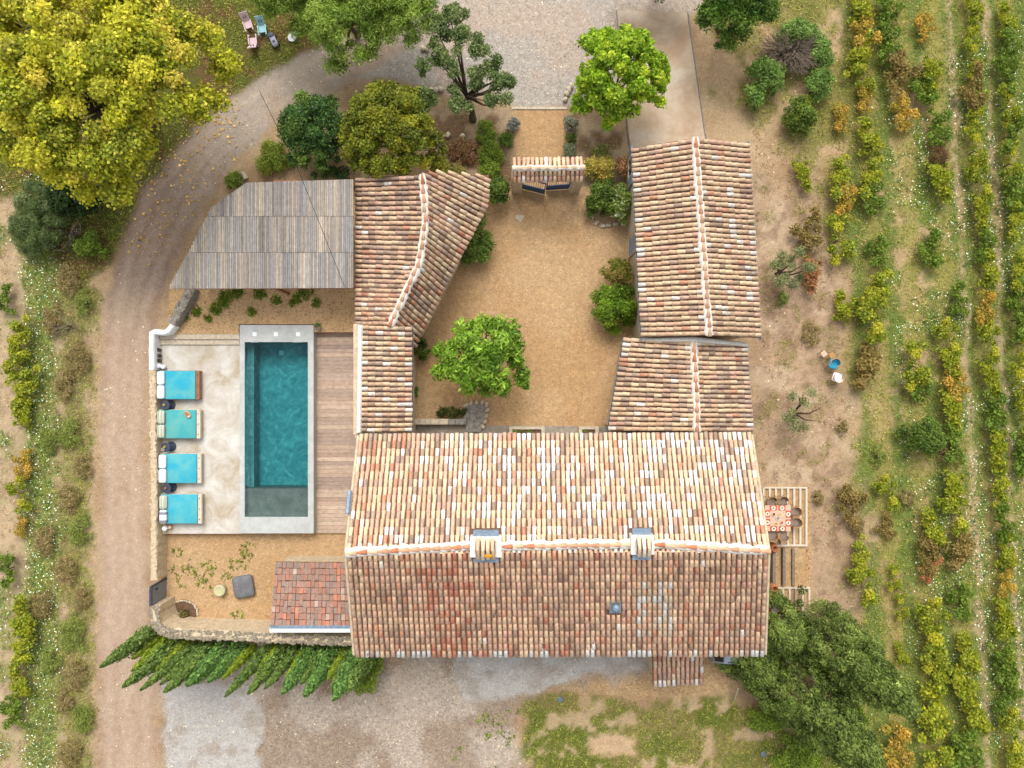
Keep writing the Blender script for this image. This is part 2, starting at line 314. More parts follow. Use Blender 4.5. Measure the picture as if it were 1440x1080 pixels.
# value noise in photo-pixel ground space
def vnoise(X, Y, scale, seed, oct=4):
    g = np.random.default_rng(seed); out = np.zeros_like(X, float); amp = 1; tot = 0
    for o in range(oct):
        T = g.random((256,256)); x = X/scale*2**o+g.random()*100; y = Y/scale*2**o+g.random()*100
        xi = np.floor(x).astype(int); yi = np.floor(y).astype(int); fx = x-xi; fy = y-yi; fx = fx*fx*(3-2*fx); fy = fy*fy*(3-2*fy)
        a = T[yi%256, xi%256]; b = T[yi%256, (xi+1)%256]; c = T[(yi+1)%256, xi%256]; d = T[(yi+1)%256, (xi+1)%256]
        out += amp*((a*(1-fx)+b*fx)*(1-fy)+(c*(1-fx)+d*fx)*fy); tot += amp; amp *= .55
    return out/tot
def poly_sd(X, Y, poly):
    """signed distance (positive inside), in pixels"""
    ins = np.zeros(X.shape, bool); dm = np.full(X.shape, 1e9); n = len(poly)
    for i in range(n):
        x0, y0 = poly[i]; x1, y1 = poly[(i+1)%n]
        if y0 != y1: cr = ((y0 > Y) != (y1 > Y)) & (X < (x1-x0)*(Y-y0)/(y1-y0)+x0); ins ^= cr
        dx, dy = x1-x0, y1-y0; t = np.clip(((X-x0)*dx+(Y-y0)*dy)/(dx*dx+dy*dy+1e-9), 0, 1); dm = np.minimum(dm, np.hypot(X-x0-t*dx, Y-y0-t*dy))
    return np.where(ins, dm, -dm)
def line_d(X, Y, pts, ws):
    """pixels inside a ribbon of half-width ws along pts (positive inside)"""
    best = np.full(X.shape, -1e9)
    for i in range(len(pts)-1):
        x0, y0 = pts[i]; x1, y1 = pts[i+1]; dx, dy = x1-x0, y1-y0; t = np.clip(((X-x0)*dx+(Y-y0)*dy)/(dx*dx+dy*dy), 0, 1)
        best = np.maximum(best, ws[i]*(1-t)+ws[i+1]*t-np.hypot(X-x0-t*dx, Y-y0-t*dy))
    return best
def sst(d, w): t = np.clip(d/w*.5+.5, 0, 1); return t*t*(3-2*t)

# ------------------------------------------------------------------ ground
ROAD = [(182,1300),(180,1080),(178,950),(176,800),(172,650),(176,500),(188,420),(208,350),(242,280),(292,215),(345,165),(400,125),(470,92),(540,66),(620,48),(700,40)]
ROADW = [42,42,42,36,33,34,36,42,44,36,34,32,32,32,36,44]
COURT = [(688,262),(888,262),(905,470),(885,640),(560,640),(560,470),(600,420),(660,300)]
POOLIN = [(344,481),(433,481),(433,727),(344,727)]
def ground_fields(X, Y):
    n1 = vnoise(X, Y, 60, 1); n2 = vnoise(X, Y, 22, 2); n3 = vnoise(X, Y, 9, 3, 3); nb = vnoise(X, Y, 140, 4)
    L = lambda c: np.array(C(*c)[:3])
    def mixf(a, b, t): return a*(1-t[..., None])+b*t[..., None]
    col = np.empty(X.shape+(3,)); col[:] = L((198,168,130)); speck = np.full(X.shape, .35); reg = np.zeros(X.shape, int); grass = np.zeros(X.shape); flower = np.zeros(X.shape)
    col = mixf(col, L((178,146,112)), sst(n1-.5, .2)); col = mixf(col, L((214,188,150)), sst(n2-.55, .2)*.6)
    # vineyard right
    fr = sst(X-1160+ (n1-.5)*110-np.clip((Y-200)*.12,0,38)+np.clip(250-Y,0,150)*.5, 34); XS = X-.05*Y; row = .5+.5*np.cos((XS-1210)/50*2*math.pi)
    g = sst(n2*.6+n1*.7+row*.16+np.clip((X-1240)/700,0,.3)-.62, .16)*fr; col = mixf(col, L((160,155,84)), g*.88); grass = np.maximum(grass, g)
    g2 = sst(n3*.5+n1*.6+.2*np.cos((XS-1235)/50*2*math.pi)+np.clip((XS-1260)/900,0,.16)-.60, .14)*fr; col = mixf(col, L((114,134,66)), g2*.88); grass = np.maximum(grass, g2)
    for xr in (1385,1334): tt_ = sst(5-np.abs(XS-xr-(n1-.5)*14)+(n2-.5)*16, 5)*fr; col = mixf(col, L((206,180,144)), tt_*.8); grass *= 1-tt_*.8; g2 = g2*(1-tt_)
    dry = sst(nb-.56, .06)*fr*(1-g2); col = mixf(col, L((196,166,122)), dry*.5)
    flower = fr*sst(X-1225, 60)*sst(nb*.7+n1*.6+np.clip((X-1280)/1200,0,.1)-.64, .05)*sst(.5-.5*np.cos((XS-1210)/50*2*math.pi)-.1, .6)*sst(XS-1240, 40)*sst(n2-.45, .12)
    # dirt strip beside the house
    ds = poly_sd(X, Y, [(1050,240),(1140,260),(1180,420),(1190,560),(1205,700),(1205,900),(1050,900)])+(n2-.5)*60; t = sst(ds, 30); col = mixf(col, L((198,168,138)), t*.8); col = mixf(col, L((158,128,104)), t*sst(n2-.56, .1)*.5)
    grass *= 1-t*.9; tr_ = sst(poly_sd(X, Y, [(1000,-300),(1230,-300),(1230,200),(1180,240),(1120,230),(1060,160),(1010,120)])+(n2-.5)*50, 20); gg = tr_*sst(n1*.7+n2*.5-.52,.12); col = mixf(col, L((142,134,78)), gg*.85); grass = np.maximum(grass, gg*.9); fresh = t*sst(n3*.5+n2*.6-.62,.05); col = mixf(col, L((150,138,88)), fresh*.3); grass = np.maximum(grass, fresh*.4)
    col = mixf(col, L((218,194,162)), t*sst(vnoise(X,Y,34,71)-.56,.06)*.55); col = mixf(col, L((140,112,90)), t*sst(vnoise(X,Y,14,72,3)-.62,.06)*.5)
    # left verge + field
    lf = sst(140-X+(n2-.5)*40, 16); col = mixf(col, L((206,184,150)), lf*.6)
    lr = sst(20-np.abs(X-58-(n1-.5)*24)+n2*26-10, 16)*lf; lv = sst(26-np.abs(X-106)+(n2-.5)*60, 14)*lf; lr = np.maximum(lr, sst(n2*.6+n1*.7-.70, .1)*sst(10-X, 30)*lf)
    col = mixf(col, L((126,146,66)), lr*.9); col = mixf(col, L((142,138,80)), lv*.8); col = mixf(col, L((150,124,98)), lf*sst(n3-.6,.1)*.5); grass = np.maximum(grass, np.maximum(lr, lv*.8)); flower = np.maximum(flower, lr*.7)
    # under the trees at the top left
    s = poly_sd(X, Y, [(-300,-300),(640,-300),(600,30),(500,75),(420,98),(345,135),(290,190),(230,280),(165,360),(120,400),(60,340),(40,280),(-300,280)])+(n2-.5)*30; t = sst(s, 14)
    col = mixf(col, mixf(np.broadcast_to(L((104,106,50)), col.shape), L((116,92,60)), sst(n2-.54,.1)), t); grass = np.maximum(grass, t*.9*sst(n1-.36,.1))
    # lawn
    s = poly_sd(X, Y, [(728,985),(780,965),(850,972),(900,985),(980,975),(1070,990),(1180,1000),(1240,1100),(1240,1400),(735,1400)])+(n2-.5)*46; t = sst(s, 12)
    lawn = t*(1-sst(n2-.62,.05)*.8); bare = sst(poly_sd(X, Y, [(828,1038),(893,1036),(890,1060),(830,1062)])+(n3-.5)*10, 5); lawn *= 1-bare
    col = mixf(col, mixf(np.broadcast_to(L((112,118,54)), col.shape), L((146,132,84)), sst(n1-.52,.12)), lawn); col = mixf(col, L((208,176,138)), bare*t); grass = np.maximum(grass, lawn); reg[t > .5] = 4
    # golden gravel by the lean-to
    s = poly_sd(X, Y, [(900,850),(1075,850),(1062,968),(1000,975),(900,985),(770,968),(800,955),(905,940)])+(n2-.5)*18; t = sst(s, 8); col = mixf(col, L((206,172,128)), t); grass *= 1-t; speck = np.maximum(speck, t*.8)
    # stony yard bottom
    s = poly_sd(X, Y, [(225,900),(640,860),(905,860),(905,950),(770,968),(728,990),(735,1400),(222,1400)])+(n2-.5)*30; t = sst(s, 14)
    col = mixf(col, mixf(np.broadcast_to(L((196,180,162)), col.shape), L((170,150,130)), sst(n1-.5,.12)), t); grass *= 1-t; speck = np.maximum(speck, t*.8); reg[t > .5] = 2
    for pl in ([(232,962),(300,955),(350,968),(372,1010),(365,1060),(372,1400),(228,1400)], [(634,860),(905,860),(905,942),(830,948),(760,972),(690,985),(652,985),(640,950)]):
        t = sst(poly_sd(X, Y, pl)+(n2-.5)*22, 4); col = mixf(col, mixf(np.broadcast_to(L((203,197,189)), col.shape), L((186,175,162)), sst(n2-.6,.1)), t); speck = np.where(t > .5, .45, speck)
    t = sst(poly_sd(X, Y, [(470,905),(560,930),(520,960),(480,985),(455,975),(440,940)])+(n2-.5)*30, 10); col = mixf(col, L((158,128,104)), t*.8)
    # road
    s = line_d(X, Y, ROAD, ROADW)+(n2-.5)*16; t = sst(s, 7); rc = np.broadcast_to(L((192,165,139)), col.shape)
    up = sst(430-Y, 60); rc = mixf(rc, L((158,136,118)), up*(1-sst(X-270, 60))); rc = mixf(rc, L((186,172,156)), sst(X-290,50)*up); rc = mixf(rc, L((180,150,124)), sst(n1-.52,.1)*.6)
    wheel = np.abs(np.abs(s-28)-10); rc = mixf(rc, L((216,194,170)), sst(7-wheel, 8)*.4)
    col = mixf(col, rc, t); grass *= 1-t; flower *= 1-t; speck = np.where(t > .5, .25, speck); reg[t > .5] = 1
    # gravel yard at the top and concrete drive
    s = poly_sd(X, Y, [(590,60),(650,-300),(1010,-300),(985,15),(900,60),(868,150),(800,152),(722,152),(700,130),(640,140),(560,112),(500,110)])+(n2-.5)*14; t = sst(s, 8)
    tc = mixf(np.broadcast_to(L((200,182,164)), col.shape), L((192,182,170)), sst(n1-.48,.1)); col = mixf(col, tc, t); grass *= 1-t; reg[t > .5] = 2; speck = np.maximum(speck, t*.7)
    s = poly_sd(X, Y, [(868,14),(966,18),(992,205),(1000,260),(893,260),(884,190),(872,90)]); t = sst(s, 1.2)
    dc = mixf(np.broadcast_to(L((208,184,156)), col.shape), L((190,162,132)), sst(n1-.5,.1)); dc = mixf(dc, L((222,208,188)), sst(n2-.6,.06)*.7); col = mixf(col, dc, t); speck = np.where(t > .5, .1, speck); grass *= 1-t; pass
    # planted beds either side of the gate
    for pl in ([(600,150),(720,150),(726,262),(640,262),(590,235)], [(798,152),(884,185),(893,270),(800,262)]):
        t = sst(poly_sd(X, Y, pl)+(n2-.5)*10, 6); col = mixf(col, mixf(np.broadcast_to(L((186,162,130)), col.shape), L((140,112,86)), sst(n2-.5,.1)), t); grass = np.maximum(grass*(1-t), t*.35*sst(n2-.5,.08))
    # path, courtyard and lower court in golden gravel
    for pl, rg in (([(722,153),(796,153),(798,262),(728,262)], 5), (COURT, 5), ([(226,740),(500,740),(500,905),(226,905)], 5), ([(1070,684),(1140,684),(1144,862),(1062,862)], 0)):
        t = sst(poly_sd(X, Y, pl)+(n3-.5)*3, 2); col = mixf(col, mixf(np.broadcast_to(L((210,175,132)), col.shape), L((204,166,121)), sst(n1-.5,.15)), t); speck = np.where(t > .5, .55, speck); grass *= 1-t; flower *= 1-t
        if rg: reg[t > .5] = rg
    return col, speck, reg, grass, flower
STEP = 4
gx = np.arange(-260, 1701, STEP); gy = np.arange(-260, 1341, STEP); GX, GY = np.meshgrid(gx, gy)
gcol, gspeck, greg, ggrass, gflower = ground_fields(GX.astype(float), GY.astype(float))
gz = np.where((greg == 0) | (greg == 4), (vnoise(GX, GY, 26, 11)-.5)*.10, (vnoise(GX, GY, 40, 12)-.5)*.02)
gz[poly_sd(GX.astype(float), GY.astype(float), [(200,240),(900,190),(1150,400),(1150,900),(1000,960),(200,920)]) > 0] *= .15
kk = H/F; GV = np.stack([(GX-720)*kk, (540-GY)*kk, gz], -1).reshape(-1, 3)
ny, nx = GX.shape; idx = np.arange(ny*nx).reshape(ny, nx)
quads = np.stack([idx[1:,:-1], idx[1:,1:], idx[:-1,1:], idx[:-1,:-1]], -1).reshape(-1, 4)
fcx = (GX[:-1,:-1]+STEP/2).ravel(); fcy = (GY[:-1,:-1]+STEP/2).ravel(); freg = greg[:-1,:-1].ravel()
keep = ~((fcx > 337) & (fcx < 440) & (fcy > 474) & (fcy < 734))
def struct(o): o['kind'] = 'structure'; return o
for rg, nm in ((0,'ground'),(1,'dirt_road'),(2,'gravel_yard'),(4,'lawn'),(5,'gravel_court')):
    q = quads[keep & (freg == rg)]; u, inv = np.unique(q, return_inverse=True)
    V_ = GV[u]; q_ = inv.reshape(q.shape); c_ = np.concatenate([gcol.reshape(-1,3)[u], np.ones((len(u),1))], 1); s_ = gspeck.ravel()[u]
    if rg == 0:   # ring out to the horizon
        x0, x1, y0, y1 = GV[:,0].min(), GV[:,0].max(), GV[:,1].min(), GV[:,1].max(); B = 900
        rv = np.array([(x0,y0,0),(x1,y0,0),(x1,y1,0),(x0,y1,0),(-B,-B,0),(B,-B,0),(B,B,0),(-B,B,0)], float); n0 = len(V_)
        V_ = np.concatenate([V_, rv]); q_ = np.concatenate([q_, n0+np.array([(4,5,1,0),(5,6,2,1),(6,7,3,2),(7,4,0,3)])]); c_ = np.concatenate([c_, np.tile(np.array(C(150,134,88)), (8,1))]); s_ = np.concatenate([s_, np.full(8,.3)])
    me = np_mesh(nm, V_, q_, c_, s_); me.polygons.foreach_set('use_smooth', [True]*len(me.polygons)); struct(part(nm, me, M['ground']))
def gsample(field, px, py):
    i = np.clip(((py+260)/STEP).astype(int), 0, ny-1); j = np.clip(((px+260)/STEP).astype(int), 0, nx-1); return field[i, j]
# ------------------------------------------------------------------ roof tiles
def tile_mesh():
    vs_ = []; fs = []; n = 6
    for x, r, h, lift in ((-.06, .072, .066, .0), (.34, .098, .088, .022)):
        for k in range(n+1):
            a = math.pi*k/n; vs_.append((x, -math.cos(a)*r, math.sin(a)*h+lift))
    for k in range(n+1):
        a = math.pi*k/n; vs_.append((.34, -math.cos(a)*.078, math.sin(a)*.068+.022))
    for k in range(n): fs += [(k, n+1+k, n+2+k, k+1), (n+1+k, 2*n+2+k, 2*n+3+k, n+2+k)]
    return vs_, fs
TV, TF = tile_mesh(); TVn = np.array(TV); TFn = np.array(TF)
def flat_tile():
    m = MB().box((0,-.085,0), (.3,.085,.018)); return m.v, m.f
FV, FF = flat_tile(); FVn = np.array(FV); FFn = np.array(FF)
def poly_at(pts, s):
    L_ = [0]
    for a, b in zip(pts, pts[1:]): L_.append(L_[-1]+(b-a).length)
    d = s*L_[-1]
    for i in range(len(pts)-1):
        if d <= L_[i+1] or i == len(pts)-2: return pts[i].lerp(pts[i+1], (d-L_[i])/max(1e-6, L_[i+1]-L_[i]))
def pick(pal, g, soft=.22): i = g.choice(len(pal), p=[p_[1] for p_ in pal]/np.sum([p_[1] for p_ in pal])); c = np.array(C(*pal[i][0])[:3]); mean = sum(np.array(C(*p_[0])[:3])*max(p_[1], 0) for p_ in pal)/sum(p_[1] for p_ in pal); return (c*(1-soft)+mean*soft)*(1.16+g.normal(0, .07))
def slope_tiles(ridge, eave, n, expo, palf, seed, skip=None, over=.06, flat=False):
    """columns of tiles from ridge polyline to eave polyline; returns list of (matrix, colour)"""
    g = np.random.default_rng(seed); out = []
    for i in range(n):
        s = (i+.5)/n; a = poly_at(ridge, s); b = poly_at(eave, s); d = (b-a); Ln = d.length; X = d.normalized()
        side = (poly_at(eave, min(1, s+.02))-poly_at(eave, max(0, s-.02))).normalized(); Z = X.cross(side).normalized()
        if Z.z < 0: Z = -Z
        Y = Z.cross(X); wsc = ((poly_at(eave, 1)-poly_at(eave, 0)).length/n if not flat else .17)/.2 if not flat else 1
        w0 = (poly_at(eave, min(1, s+.5/n))-poly_at(eave, max(0, s-.5/n))); wsc = max(.8, min(1.15, abs(w0.dot(Y))/.2)) if not flat else (abs(w0.dot(Y))/.17)*.97
        m = max(1, round((Ln+over)/expo)); ex = (Ln+over)/m
        for j in range(m):
            t = j/m; p_ = a+X*(j*ex+g.normal(0, .012))+Y*g.normal(0, .008)+Z*(.02+(.014 if flat else .0))
            if skip and skip(p_): continue
            rot = Matrix((X, Y, Z)).transposed().to_4x4()
            rot = rot @ Matrix.Rotation(g.normal(0, .02), 4, 'Z') @ Matrix.Rotation(.0 if not flat else .035, 4, 'Y')
            mt = Matrix.Translation(p_) @ rot @ Matrix.Diagonal((ex/.33, wsc*(1 if flat else .87), wsc*.95, 1))
            out.append((mt, palf(s, t, g, p_)))
    return out
def lay_tiles(roof, tiles, flat=False, budget=300):
    cpos = Vector((0,0,H)); order = sorted(range(len(tiles)), key=lambda i: (tiles[i][0].translation-cpos).length); single = set(order[:budget])
    base = bpy.data.meshes.new('tile'); base.from_pydata(FV if flat else TV, [], FF if flat else TF); base.materials.append(M['tile_o'])
    if not flat: base.polygons.foreach_set('use_smooth', [True]*len(base.polygons))
    Vs, Fs, Cs = [], [], []; off = 0; tv = FVn if flat else TVn; tf = FFn if flat else TFn
    for i, (mt, c) in enumerate(tiles):
        if i in single:
            o = bpy.data.objects.new('tile', base); o.matrix_basis = mt; o.color = (*[max(.005, x) for x in c], 1); link(o, roof, False)
        else:
            A = np.array(mt); Vs.append(tv@A[:3,:3].T+A[:3,3]); Fs.append(tf+off); Cs.append(np.tile([*c, 1], (len(tv),1))); off += len(tv)
    if Vs:
        me = np_mesh('tile_field', np.concatenate(Vs), np.concatenate(Fs), np.concatenate(Cs))
        if not flat: me.polygons.foreach_set('use_smooth', [True]*len(me.polygons))
        o = part('tile_field', me, M['tile_a'], roof); o['kind'] = 'stuff'
def ridge_tiles(roof, pts, r=.11, ln=.4, pal=None, seed=0, mort=.2, lift=.06):
    """mortar bed along a ridge polyline with overlapping ridge tiles"""
    g = np.random.default_rng(seed); L_ = sum((b-a).length for a, b in zip(pts, pts[1:])); n = max(2, int(L_/.14)); mb = MB(); prev = None
    for i in range(n+1):
        p_ = poly_at(pts, i/n); q = poly_at(pts, min(1, (i+1)/n))-poly_at(pts, max(0, (i-1)/n)); q.z = 0; q.normalize(); s = Vector((-q.y, q.x, 0))
        a, b = mort*(1+g.normal(0, .16)), mort*(1+g.normal(0, .16))
        ring = [p_-s*a+Vector((0,0,-a*.36+.03)), p_-s*a*.75+Vector((0,0,-a*.2+.1)), p_-s*.07+Vector((0,0,lift+.06)), p_+s*.07+Vector((0,0,lift+.06)), p_+s*b*.75+Vector((0,0,-b*.2+.1)), p_+s*b+Vector((0,0,-b*.36+.03))]
        k = len(mb.v); mb.v += [tuple(v) for v in ring]
        if prev is not None: mb.f += [(prev+j, k+j, k+j+1, prev+j+1) for j in range(5)]
        prev = k
    part('ridge_mortar', mb, M['mortar'], roof, smooth=True)
    base = bpy.data.meshes.new('ridge_tile'); k = r/.098; base.from_pydata([(x*1.15, y*k, z*k) for x, y, z in TV], [], TF); base.materials.append(M['tile_o']); base.polygons.foreach_set('use_smooth', [True]*len(base.polygons))
    m = max(2, int(L_/ln))
    for i in range(m):
        p_ = poly_at(pts, (i+.15)/m); d = (poly_at(pts, min(1, (i+.85)/m))-p_).normalized(); Y = Vector((0,0,1)).cross(d).normalized(); Z = d.cross(Y)
        o = bpy.data.objects.new('ridge_tile', base); o.matrix_basis = Matrix.Translation(p_+Z*lift) @ Matrix((d, Y, Z)).transposed().to_4x4() @ Matrix.Rotation(g.normal(0,.03), 4, 'Z')
        o.color = (*pick(pal, g), 1); link(o, roof, False)
def slab(mb, quad, th=.12):
    q = [Vector(p_) for p_ in quad]; n = len(q); dn = Vector((0,0,-th)); mb.add(q+[p_+dn for p_ in q], [tuple(range(n)), tuple(range(n,2*n))[::-1]]+[(i, n+i, n+(i+1)%n, (i+1)%n) for i in range(n)])
def gutter(parent, pts, r=.06):
    mb = MB()
    for a, b in zip(pts, pts[1:]):
        d = (b-a).normalized(); s = Vector((-d.y, d.x, 0)).normalized(); ring = []
        for p_ in (a, b): ring += [p_+s*r*math.cos(math.pi*k/6)-Vector((0,0,r*math.sin(math.pi*k/6))) for k in range(7)]+[p_+s*(r-.008)*math.cos(math.pi*k/6)-Vector((0,0,(r-.008)*math.sin(math.pi*k/6)-.001)) for k in range(7)]
        mb.add(ring, [(k, 14+k, 15+k, k+1) for k in range(6)]+[(7+k, 8+k, 22+k, 21+k) for k in range(6)]+[(0,7,21,14),(6,20,27,13)])
    return part('gutter', mb, M['zinc'], parent)
def window(parent, c, nrm, w, h, frame='palewood', shut='door', pane='glass'):
    """c centre on the wall face, nrm outward horizontal"""
    n_ = Vector(nrm).normalized(); s = Vector((-n_.y, n_.x, 0)); c = Vector(c)
    def bx(mb, u0, u1, z0, z1, d0, d1): mb.add([c+s*u+n_*d+Vector((0,0,z)) for d in (d0,d1) for u, z in ((u0,z0),(u1,z0),(u1,z1),(u0,z1))], [(0,1,2,3),(7,6,5,4),(0,4,5,1),(1,5,6,2),(2,6,7,3),(3,7,4,0)])
    mb = MB()
    for a in ((-w/2-.06,-w/2,-h/2,h/2),(w/2,w/2+.06,-h/2,h/2),(-w/2-.06,w/2+.06,h/2,h/2+.06),(-w/2-.1,w/2+.1,-h/2-.08,-h/2),(-.02,.02,-h/2,h/2)): bx(mb, *a, .005, .05)
    f = part('window', mb, M[frame], parent); m2 = MB(); bx(m2, -w/2, w/2, -h/2, h/2, .004, .02); part('pane', m2, M[pane], f)
    if shut:
        for sg in (-1, 1): m3 = MB(); bx(m3, sg*(w/2+.08), sg*(w/2+.08+w*.5), -h/2, h/2, .006, .045); part('shutter', m3, M[shut], f)
    return f
def wallbox(parent, poly, z0, z1f, matn='render'):
    return part('wall', MB().prism(poly, z0, z1f), M[matn], parent)
W_, CR, TN, TE, GB, BR, RD, PK = (252,247,238), (238,212,175), (223,188,153), (212,149,117), (181,158,140), (163,136,116), (191,120,95), (223,180,156)

def drive_mat():
    m, n, l, b = new_mat('worn_concrete'); co = wpos(n); a = noise(n, l, co, .5, 6, .65, .5); f = noise(n, l, co, 4, 5, .7)
    c = ramp(n, l, a, [(.35, C(196,166,136)), (.5, C(212,188,160)), (.66, C(226,212,192))]); c = mixc(n, l, 1, c, ramp(n, l, f, [(.3, G_(.9)), (.7, G_(1.06))]), 'MULTIPLY'); l.new(c, b.inputs['Base Color']); b.inputs['Roughness'].default_value = .9; return m
struct(part('concrete_drive', MB().prism([(P(x,y,.06).x, P(x,y,.06).y) for x, y in ((868,14),(966,18),(993,206),(1000,260),(893,260),(884,190),(872,90))], -.1, .06), drive_mat()))
struct(part('drive_kerb', MB().tube([P(967.5,17,.06),P(994,205,.06)], .03, 6).tube([P(867,14,.06),P(884,192,.06),P(888,215,.06)], .03, 6), M['greystone']))
# ---- main farmhouse
ZE, ZR = 5.0, 6.7
e_nw, e_ne, e_sw, e_se = P(505,613,ZE), P(1056,611,ZE), P(499,920,ZE), P(1075,919,ZE); r_w, r_e = P(487,777,ZR), P(1080,774,ZR)
house = thing('farmhouse', 'long stone farmhouse under a two-slope canal tile roof with two white chimneys', 'house', ((r_w+r_e)/2).xy.to_3d())
ov = .35
hw = [(e_nw.x+.25, e_nw.y-ov), (e_ne.x-.2, e_ne.y-ov), (e_se.x-.2, e_se.y+ov), (e_sw.x+.2, e_sw.y+ov)]
wb = MB().prism(hw, -.1, ZE-.02)
yr = r_w.y
for sx, xe in ((0, hw[0][0]), (1, hw[1][0])):   # gable triangles
    x0, x1 = (xe-.005, xe+.3) if sx == 0 else (xe-.3, xe+.005)
    wb.add([(x,y,z) for x in (x0,x1) for y, z in ((hw[0][1], ZE-.05), (hw[2][1], ZE-.05), (yr, ZR-.2))], [(0,1,2),(5,4,3),(0,3,4,1),(1,4,5,2),(2,5,3,0)])
part('wall', wb, M['render'], house)
rb = MB(); slab(rb, [r_w, e_nw, e_ne, r_e][::-1]); slab(rb, [r_w, e_sw, e_se, r_e])
roof = part('roof', rb, M['under'], house)
CH = [(P(683,770,ZR+.3), .62, .52), (P(904,767,ZR+.3), .46, .5)]; FL = P(865,852,5.9)
def hskip(p_): return any(abs(p_.x-c.x) < a and abs(p_.y-c.y) < b-.1 for c, a, b in CH) or (abs(p_.x-FL.x) < .26 and abs(p_.y-FL.y) < .3)
def pal_n(s, t, g, p_):
    cl_ = math.sin(p_.x*1.3+2*math.sin(p_.y*.9))*math.sin(p_.y*1.7+1.3*math.sin(p_.x*.6)); w = .06+.16*min(1, s*1.8)+.16*max(0, cl_)*min(1, s*2.5)
    if .3 < s < .95 and t > .25: w += .10
    return pick([(W_, w), (CR, .26), (TN, .26), (PK, .12+.12*(s < .3)), (TE, .04+.08*(s < .15)), (GB, .10), (BR, .03)], g, .12)
def pal_s(s, t, g, p_):
    red = math.exp(-((s-.24)/.05)**2)*.9; 
    if .69 < s < .78 and .25 < t < .75 and g.random() < .6: return pick([(W_, .5), (CR, .5)], g)
    if t > .9 and g.random() < .32: return pick([(W_, 1)], g)
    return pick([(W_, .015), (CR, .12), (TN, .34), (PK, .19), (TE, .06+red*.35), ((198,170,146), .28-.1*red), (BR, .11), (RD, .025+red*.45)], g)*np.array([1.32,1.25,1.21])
ts = slope_tiles([r_w, r_e], [e_nw, e_ne], 82, .33, pal_n, 21, hskip)+slope_tiles([r_w, r_e], [e_sw, e_se], 80, .33, pal_s, 22, hskip)
lay_tiles(roof, ts)
up = Vector((0,0,.06))
RP = [((232,176,140),.5),((240,206,170),.3),((214,130,92),.2)]
ridge_tiles(roof, [r_w+up, CH[0][0]+Vector((-.6,0,-.24))], pal=RP, seed=1); ridge_tiles(roof, [CH[0][0]+Vector((.6,0,-.24)), CH[1][0]+Vector((-.45,0,-.24))], pal=RP, seed=2); ridge_tiles(roof, [CH[1][0]+Vector((.45,0,-.24)), r_e+up], pal=RP, seed=3)
gutter(house, [e_nw+Vector((.2,.03,-.03)), e_ne+Vector((-.1,.03,-.03))]); gutter(house, [e_sw+Vector((.1,-.04,-.05)), e_se+Vector((-.1,-.04,-.05))])
for ci, (c, a, b) in enumerate(CH):
    zb = ZR-.5; mb = MB().box((c.x-a, c.y-b+.12, zb), (c.x+a, c.y+b-.12, ZR+.28)); cp = part('chimney', mb, M['mortar'], house, bevel=.03)
    cp['label'] = ['wide white chimney with yellow lichen on its tile cap', 'narrow white chimney with a small tile cap'][ci]
    for sg in (1, -1): part('flashing', MB().box((c.x-a*.8, c.y+sg*(b-.02)-.13, ZR-.05), (c.x+a*.8, c.y+sg*(b-.02)+.13, ZR+.02+.1), 0), M['lead'], cp)
    rd_, ev = [c+Vector((-a*.62,.0,.34)), c+Vector((a*.62,.0,.34))], [[c+Vector((-a*.62,sg*.3,.22)), c+Vector((a*.62,sg*.3,.22))] for sg in (1,-1)]
    slabm = MB(); slab(slabm, [rd_[0], ev[0][0], ev[0][1], rd_[1]][::-1], .05); slab(slabm, [rd_[0], ev[1][0], ev[1][1], rd_[1]], .05); part('cap', slabm, M['under'], cp)
    tl = []
    for e_ in ev: tl += slope_tiles(rd_, e_, 4 if ci == 0 else 3, .3, lambda s, t, g, p_: pick([(CR, .5), (TN, .3), (W_, .2)], g), 30+ci)
    for mt, cc in tl:
        me_ = bpy.data.meshes.get('tile'); o = bpy.data.objects.new('cap_tile', me_); o.matrix_basis = mt; o.color = (*cc, 1); link(o, cp, False)
    if ci == 0: part('lichen', MB().pillow(c+Vector((.12,-.24,.34)), .34, .16, .06, e=2), M['lichen'], cp, smooth=True)
fl = part('flue', MB().box((FL.x-.24, FL.y-.3, FL.z-.16), (FL.x+.24, FL.y+.3, FL.z+.02)), M['zinc'], house); part('pipe', MB().lathe([(.1,0),(.1,.25),(.13,.26),(.13,.32),(.02,.36)], FL, 12), M['lead'], fl)
verge = part('verge_flashing', MB().tube([P(492,690,6.0)+Vector((0,0,.05)), P(489,722,6.3)+Vector((0,0,.05))], [.1,.1], 6), M['lead'], house)
for sg, qa in ((0, (e_nw, r_w, e_sw)), (1, (e_ne, r_e, e_se))):
    for a_, b_ in zip(qa, qa[1:]): part('verge_mortar', MB().tube([a_+Vector((-.03+.06*sg,0,.02)), b_+Vector((-.03+.06*sg,0,.02))], [.07,.07], 6), M['cream'], house)
for i in range(5):
    x = hw[0][0]+1.8+i*2.9; window(house, (x, hw[0][1], 3.6), (0,1,0), .9, 1.2)
    if i != 2: window(house, (x, hw[0][1], 1.5), (0,1,0), .9, 1.4)
    window(house, (x+.4, hw[2][1]+(hw[3][1]-hw[2][1])*.5, 3.5), (0,-1,0), .8, 1.1)
dr = part('door', MB().box((hw[0][0]+7.0, hw[0][1], 0), (hw[0][0]+8.1, hw[0][1]+.05, 2.2)), M['door'], house); part('handle', MB().box((hw[0][0]+7.9, hw[0][1]+.05, 1.0), (hw[0][0]+7.95, hw[0][1]+.1, 1.15)), M['zinc'], dr)

